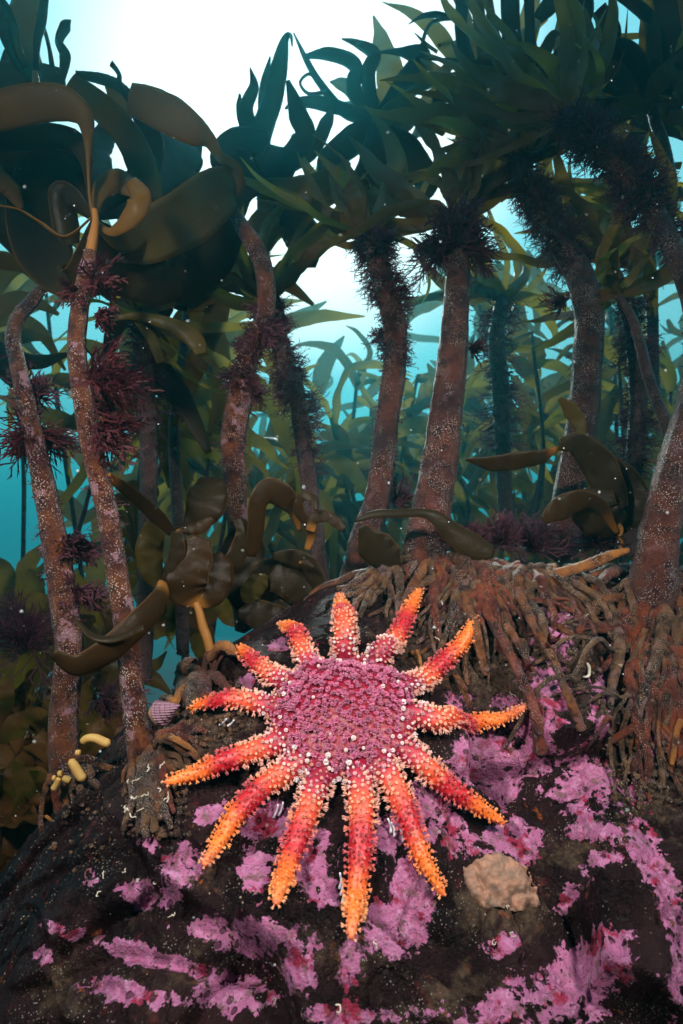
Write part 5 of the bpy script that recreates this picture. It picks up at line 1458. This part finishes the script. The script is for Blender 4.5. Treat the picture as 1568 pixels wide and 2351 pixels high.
# ------------------------------------------------------------------ snails
def snail(px, py, d, axis, rad, hgt, label, tint=(1, 1, 1)):
    c = P(px, py, d)
    t = thing('sea_snail', tuple(c), label, 'snail')
    ax = nrm(axis)
    x = nrm(np.cross(ax, [0.2, .9, .3])); y = np.cross(ax, x)
    mb = MB()
    nz, na_ = 60, 40
    V, Cc = [], []
    for i in range(nz):
        f = i / (nz - 1)
        for j in range(na_):
            a_ = 2 * math.pi * j / na_
            whorl = (f * 6 + a_ / (2 * math.pi)) % 1.0
            r_ = rad * (1 - f) ** 0.95 * (1 + 0.055 * math.sin(2 * math.pi * whorl))
            if f < 0.06: r_ *= 0.80 + f * 3.3
            V.append(c + x * r_ * math.cos(a_) + y * r_ * math.sin(a_) + ax * hgt * f)
            g = (0.55 + 0.35 * (whorl > 0.12)) * (0.9 + 0.25 * f)
            Cc.append(tuple(g * q for q in tint))
    i = np.arange(nz - 1)[:, None] * na_; j = np.arange(na_)[None, :]
    F = np.stack([i + j, i + (j + 1) % na_, i + na_ + (j + 1) % na_, i + na_ + j], -1).reshape(-1, 4)
    mb.add(V, F, Cc)
    mb.build('shell', M['shell'], t)
    mb = MB()
    nn_ = 14
    for i in range(nn_):
        pass
    th_ = np.linspace(0, 2 * np.pi, 24, endpoint=False); ph_ = np.linspace(0, np.pi, 12)
    TH, PH = np.meshgrid(th_, ph_)
    S_ = np.stack([np.sin(PH) * np.cos(TH), np.sin(PH) * np.sin(TH), np.cos(PH)], -1).reshape(-1, 3)
    V = c - ax * rad * .25 + (S_[:, 0:1] * x * .72 + S_[:, 1:2] * y * .62 + S_[:, 2:3] * ax * .38) * rad
    V += nrm(V - c) * ((fbm(V * 300, 3, 8) - .5) * rad * .35)[:, None]
    i = np.arange(11)[:, None] * 24; j = np.arange(24)[None, :]
    mb.add(V, np.stack([i + j, i + (j + 1) % 24, i + 24 + (j + 1) % 24, i + 24 + j], -1).reshape(-1, 4))
    mb.build('foot', M['sponge'], t)
snail(366, 1640, .575, RIGHT * .84 + UP * .42 - FWD * .20, .0135, .024, 'purple cone shaped sea snail on the rock left of the sunstar')
snail(108, 1265, .655, -FWD * .8 - RIGHT * .4 + UP * .3, .0095, .012, 'small round dark sea snail stuck to the leftmost stalk', (.45, .40, .45))

# ------------------------------------------------------------------ yellow finger sponges, the beige lump
def finger(pts, wd, d, label, frame=Z6):
    mb = MB()
    q = fr(frame, pts)
    n_ = 26
    s = np.linspace(0, 1, n_)
    cap = np.sqrt(np.clip(1 - np.clip((s - .86) / .14, 0, 1) ** 2, 0.05, 1)) * np.sqrt(np.clip(1 - np.clip((.1 - s) / .1, 0, 1) ** 2, .2, 1))
    r_ = lerp_list([w * frame[2] for w in wd], n_) * cap * .5 * d / FPX
    tube(mb, PP(q, d), r_, n=n_, sides=18, rough=.05, rscale=90, seed=int(pts[0][0]))
    tag(mb.build('finger_sponge', M['squirt']), label, 'sponge', 'yellow finger sponges')
finger([(440, 490), (490, 455), (560, 455), (630, 485), (680, 500)], (56, 66, 70, 72, 66), .585, 'upper long yellow finger sponge bent to the right at the foot of the leftmost stalk')
finger([(350, 630), (385, 680), (420, 740), (465, 800)], (60, 72, 78, 72), .58, 'lower long yellow finger sponge hanging at the foot of the leftmost stalk')
for pts, w, lab in (([(255, 745), (290, 740)], (50, 54), 'topmost of the four stubby yellow sponges under the leftmost stalk'), ([(205, 775), (232, 782)], (40, 42), 'smallest stubby yellow sponge, leftmost of its cluster'),
                    ([(262, 775), (235, 830), (208, 875)], (44, 46, 50), 'stubby yellow sponge pointing down to the left in its cluster'), ([(290, 775), (325, 790), (358, 805)], (44, 56, 52), 'stubby yellow sponge pointing right in its cluster'),
                    ([(395, 570), (435, 575)], (46, 48), 'pinkish round knob sponge between the two long yellow ones')):
    finger(pts, w, .588, lab)

ab = px_ab(1152, 2025)
mb = MB()
NX, NY = 70, 46
gx_, gy_ = np.meshgrid(np.linspace(-1, 1, NX), np.linspace(-1, 1, NY))
ex, ey = gx_.ravel(), gy_.ravel()
q_ = np.stack([ex * 1.4, ey, ex * 0], -1)
rim_ = np.hypot(ex, ey) + 0.6 * (fbm(q_ * 2.6, 4, 12) - .5)
hgt = 0.0085 * np.sqrt(np.clip(1 - rim_ ** 2, 0, 1)) * (0.8 + 0.5 * fbm(q_ * 6, 3, 2)) - 0.004 * (rim_ > 1) + 0.0016 * (fbm(q_ * 9, 3, 14) - .5)
V = surf(ab[0] + ex * .030, ab[1] + ey * .018, 0.0) + hgt[:, None] * NV
i = (np.arange(NY - 1)[:, None] * NX + np.arange(NX - 1)[None, :]).ravel()
keepq = rim_[i] < 1.08
i = i[keepq]
mb.add(V, np.stack([i, i + 1, i + NX + 1, i + NX], -1))
tag(mb.build('encrusting_sponge', M['sponge']), 'beige orange lumpy sponge crust on the dark rock right of the lower arms', 'sponge')

# ------------------------------------------------------------------ worm tubes, grit, drifting specks
rs = np.random.RandomState(77)
def worm(p, n_, L, r_):
    mb = MB()
    t1 = nrm(np.cross(n_, rs.normal(size=3))); t2 = np.cross(n_, t1)
    a_ = rs.rand() * 6.28
    pts, q = [], p.copy()
    for z in range(7):
        pts.append(q + n_ * rs.uniform(.0006, .0018))
        a_ += rs.normal(0, 1.0)
        q = q + (t1 * math.cos(a_) + t2 * math.sin(a_)) * L / 6
    tube(mb, pts, [r_, r_, r_ * .9, r_ * .7], n=24, sides=6, rough=.15, rscale=300, seed=rs.randint(99))
    return mb
W_ = [(rs.uniform(300, 400), rs.uniform(1770, 1930), .017, 'small white worm tube squiggled over the second stalk\'s roots', 'worm tubes on the second stalk') for _ in range(13)]
W_ += [(rs.uniform(230, 400), rs.uniform(1990, 2070), .004, 'small white worm tube on the dark ledge under the left stalks', 'worm tubes on the ledge') for _ in range(4)]
W_ += [(rs.uniform(930, 1500), rs.uniform(1330, 1650), .013, 'small white worm tube among the brown roots at right', 'worm tubes among the right roots') for _ in range(20)]
W_ += [(rs.uniform(350, 1350), rs.uniform(2020, 2330), .003, 'small pale worm tube on the rock below the sunstar', 'worm tubes on the lower rock') for _ in range(8)]
for (px, py, lf, lab, grp) in W_:
    a_ = px_ab(px, py)
    p = surf(a_[0], a_[1], lf)[0]
    tag(worm(p, NV, rs.uniform(.004, .009), rs.uniform(.0003, .00055)).build('worm_tube', M['worm']), lab, 'worm tube', grp)
a_ = px_ab(1345, 1545)
p = surf(a_[0], a_[1], .004)[0]
mb = MB(); tube(mb, [p + BV * .012 + RIGHT * .002, p + BV * .004 + RIGHT * .003 + NV * .002, p - BV * .006, p - BV * .008 - RIGHT * .006], [.0008, .0016, .0016, .0009], n=20, sides=8, rough=.1)
tag(mb.build('worm_tube', M['worm']), 'largest white worm tube, bent, on the edge of the wedged dark stone', 'worm tube')

mb = MB()
ng = 5200
ga_, gb_ = rs.uniform(-.36, .42, ng), rs.uniform(-.22, .26, ng)
okm = fbm(np.stack([ga_, gb_, ga_ * 0], -1) * 22, 3, 61) > .54
Pg = surf(ga_, gb_, .0004)[okm]
oct_v = np.array([(1, 0, 0), (0, 1, 0), (-1, 0, 0), (0, -1, 0), (0, 0, 1), (0, 0, -1)], float)
oct_f = np.array([(0, 1, 4), (1, 2, 4), (2, 3, 4), (3, 0, 4), (1, 0, 5), (2, 1, 5), (3, 2, 5), (0, 3, 5)])
def flecks(mb, Pp, smin, smax):
    k_ = len(Pp)
    s_ = smin + (smax - smin) * rs.rand(k_, 1, 1) ** 3
    V = oct_v[None] * s_ * rs.uniform(.5, 1.3, (k_, 6, 3))
    V = Pp[:, None] + V
    mb.add(V.reshape(-1, 3), (oct_f[None] + (np.arange(k_) * 6)[:, None, None]).reshape(-1, 3))
flecks(mb, Pg, .0004, .0013)
tag(mb.build('shell_grit', M['grit']), kind='stuff')
# gritty clumps of sediment caught between the roots
mb = MB()
ico_n = 14
for (px0, px1, py0, py1, lf, num) in ((880, 1560, 1300, 1560, .010, 420), (1380, 1568, 1500, 1850, .012, 240), (280, 440, 1780, 1930, .006, 110), (380, 560, 1560, 1720, .006, 130), (110, 260, 1850, 2000, .003, 40)):
    for q in range(num):
        ab_ = px_ab(rs.uniform(px0, px1), rs.uniform(py0, py1))
        p = surf(ab_[0], ab_[1], rs.uniform(0, lf))[0]
        s_ = rs.uniform(.0008, .0028)
        th_ = np.linspace(0, 2 * np.pi, 9, endpoint=False); ph_ = np.linspace(0.25, np.pi - .25, 6)
        TH, PH = np.meshgrid(th_, ph_)
        S_ = np.stack([np.sin(PH) * np.cos(TH), np.sin(PH) * np.sin(TH), np.cos(PH)], -1).reshape(-1, 3)
        V = p + S_ * s_ * rs.uniform(.6, 1.4, 3) * (1 + .5 * rs.normal(0, 1, (len(S_), 1)) * .5)
        ii_ = np.arange(5)[:, None] * 9; jj_ = np.arange(9)[None, :]
        mb.add(V, np.stack([ii_ + jj_, ii_ + (jj_ + 1) % 9, ii_ + 9 + (jj_ + 1) % 9, ii_ + 9 + jj_], -1).reshape(-1, 4))
tag(mb.build('sediment', M['root_grit']), kind='stuff')
mb = MB()
k_ = 1500
dz = .22 + 1.1 * rs.rand(k_) ** 1.3
Pp = np.array([P(x, y, z) for x, y, z in zip(rs.uniform(-80, 1650, k_), rs.uniform(-50, 2300, k_), dz)])
flecks(mb, Pp, .00012, .0006)
sn = mb.build('drifting_particles', M['snow'])
tag(sn, kind='stuff')

# ------------------------------------------------------------------ the water itself, as one even body of haze
hz = MB()
x0, x1, y0, y1, z0, z1 = -30, 30, -8, 40, -3.2, 2.6
V = [(x, y, z) for z in (z0, z1) for y in (y0, y1) for x in (x0, x1)]
hz.add(V, [(0, 2, 3, 1), (4, 5, 7, 6), (0, 1, 5, 4), (2, 6, 7, 3), (0, 4, 6, 2), (1, 3, 7, 5)])
m = bpy.data.materials.new('sea water haze')
m.use_nodes = True
nt = m.node_tree
nt.nodes.remove(nt.nodes['Principled BSDF'])
pv = nt.nodes.new('ShaderNodeVolumePrincipled')
pv.inputs['Color'].default_value = (0.06, 0.55, 0.66, 1)
pv.inputs['Density'].default_value = 0.058
pv.inputs['Anisotropy'].default_value = 0.75
nt.links.new(pv.outputs[0], nt.nodes['Material Output'].inputs['Volume'])
tag(hz.build('haze', m, smooth=False), kind='stuff')

for o in bpy.data.objects:
    if '_o' in o: del o['_o']
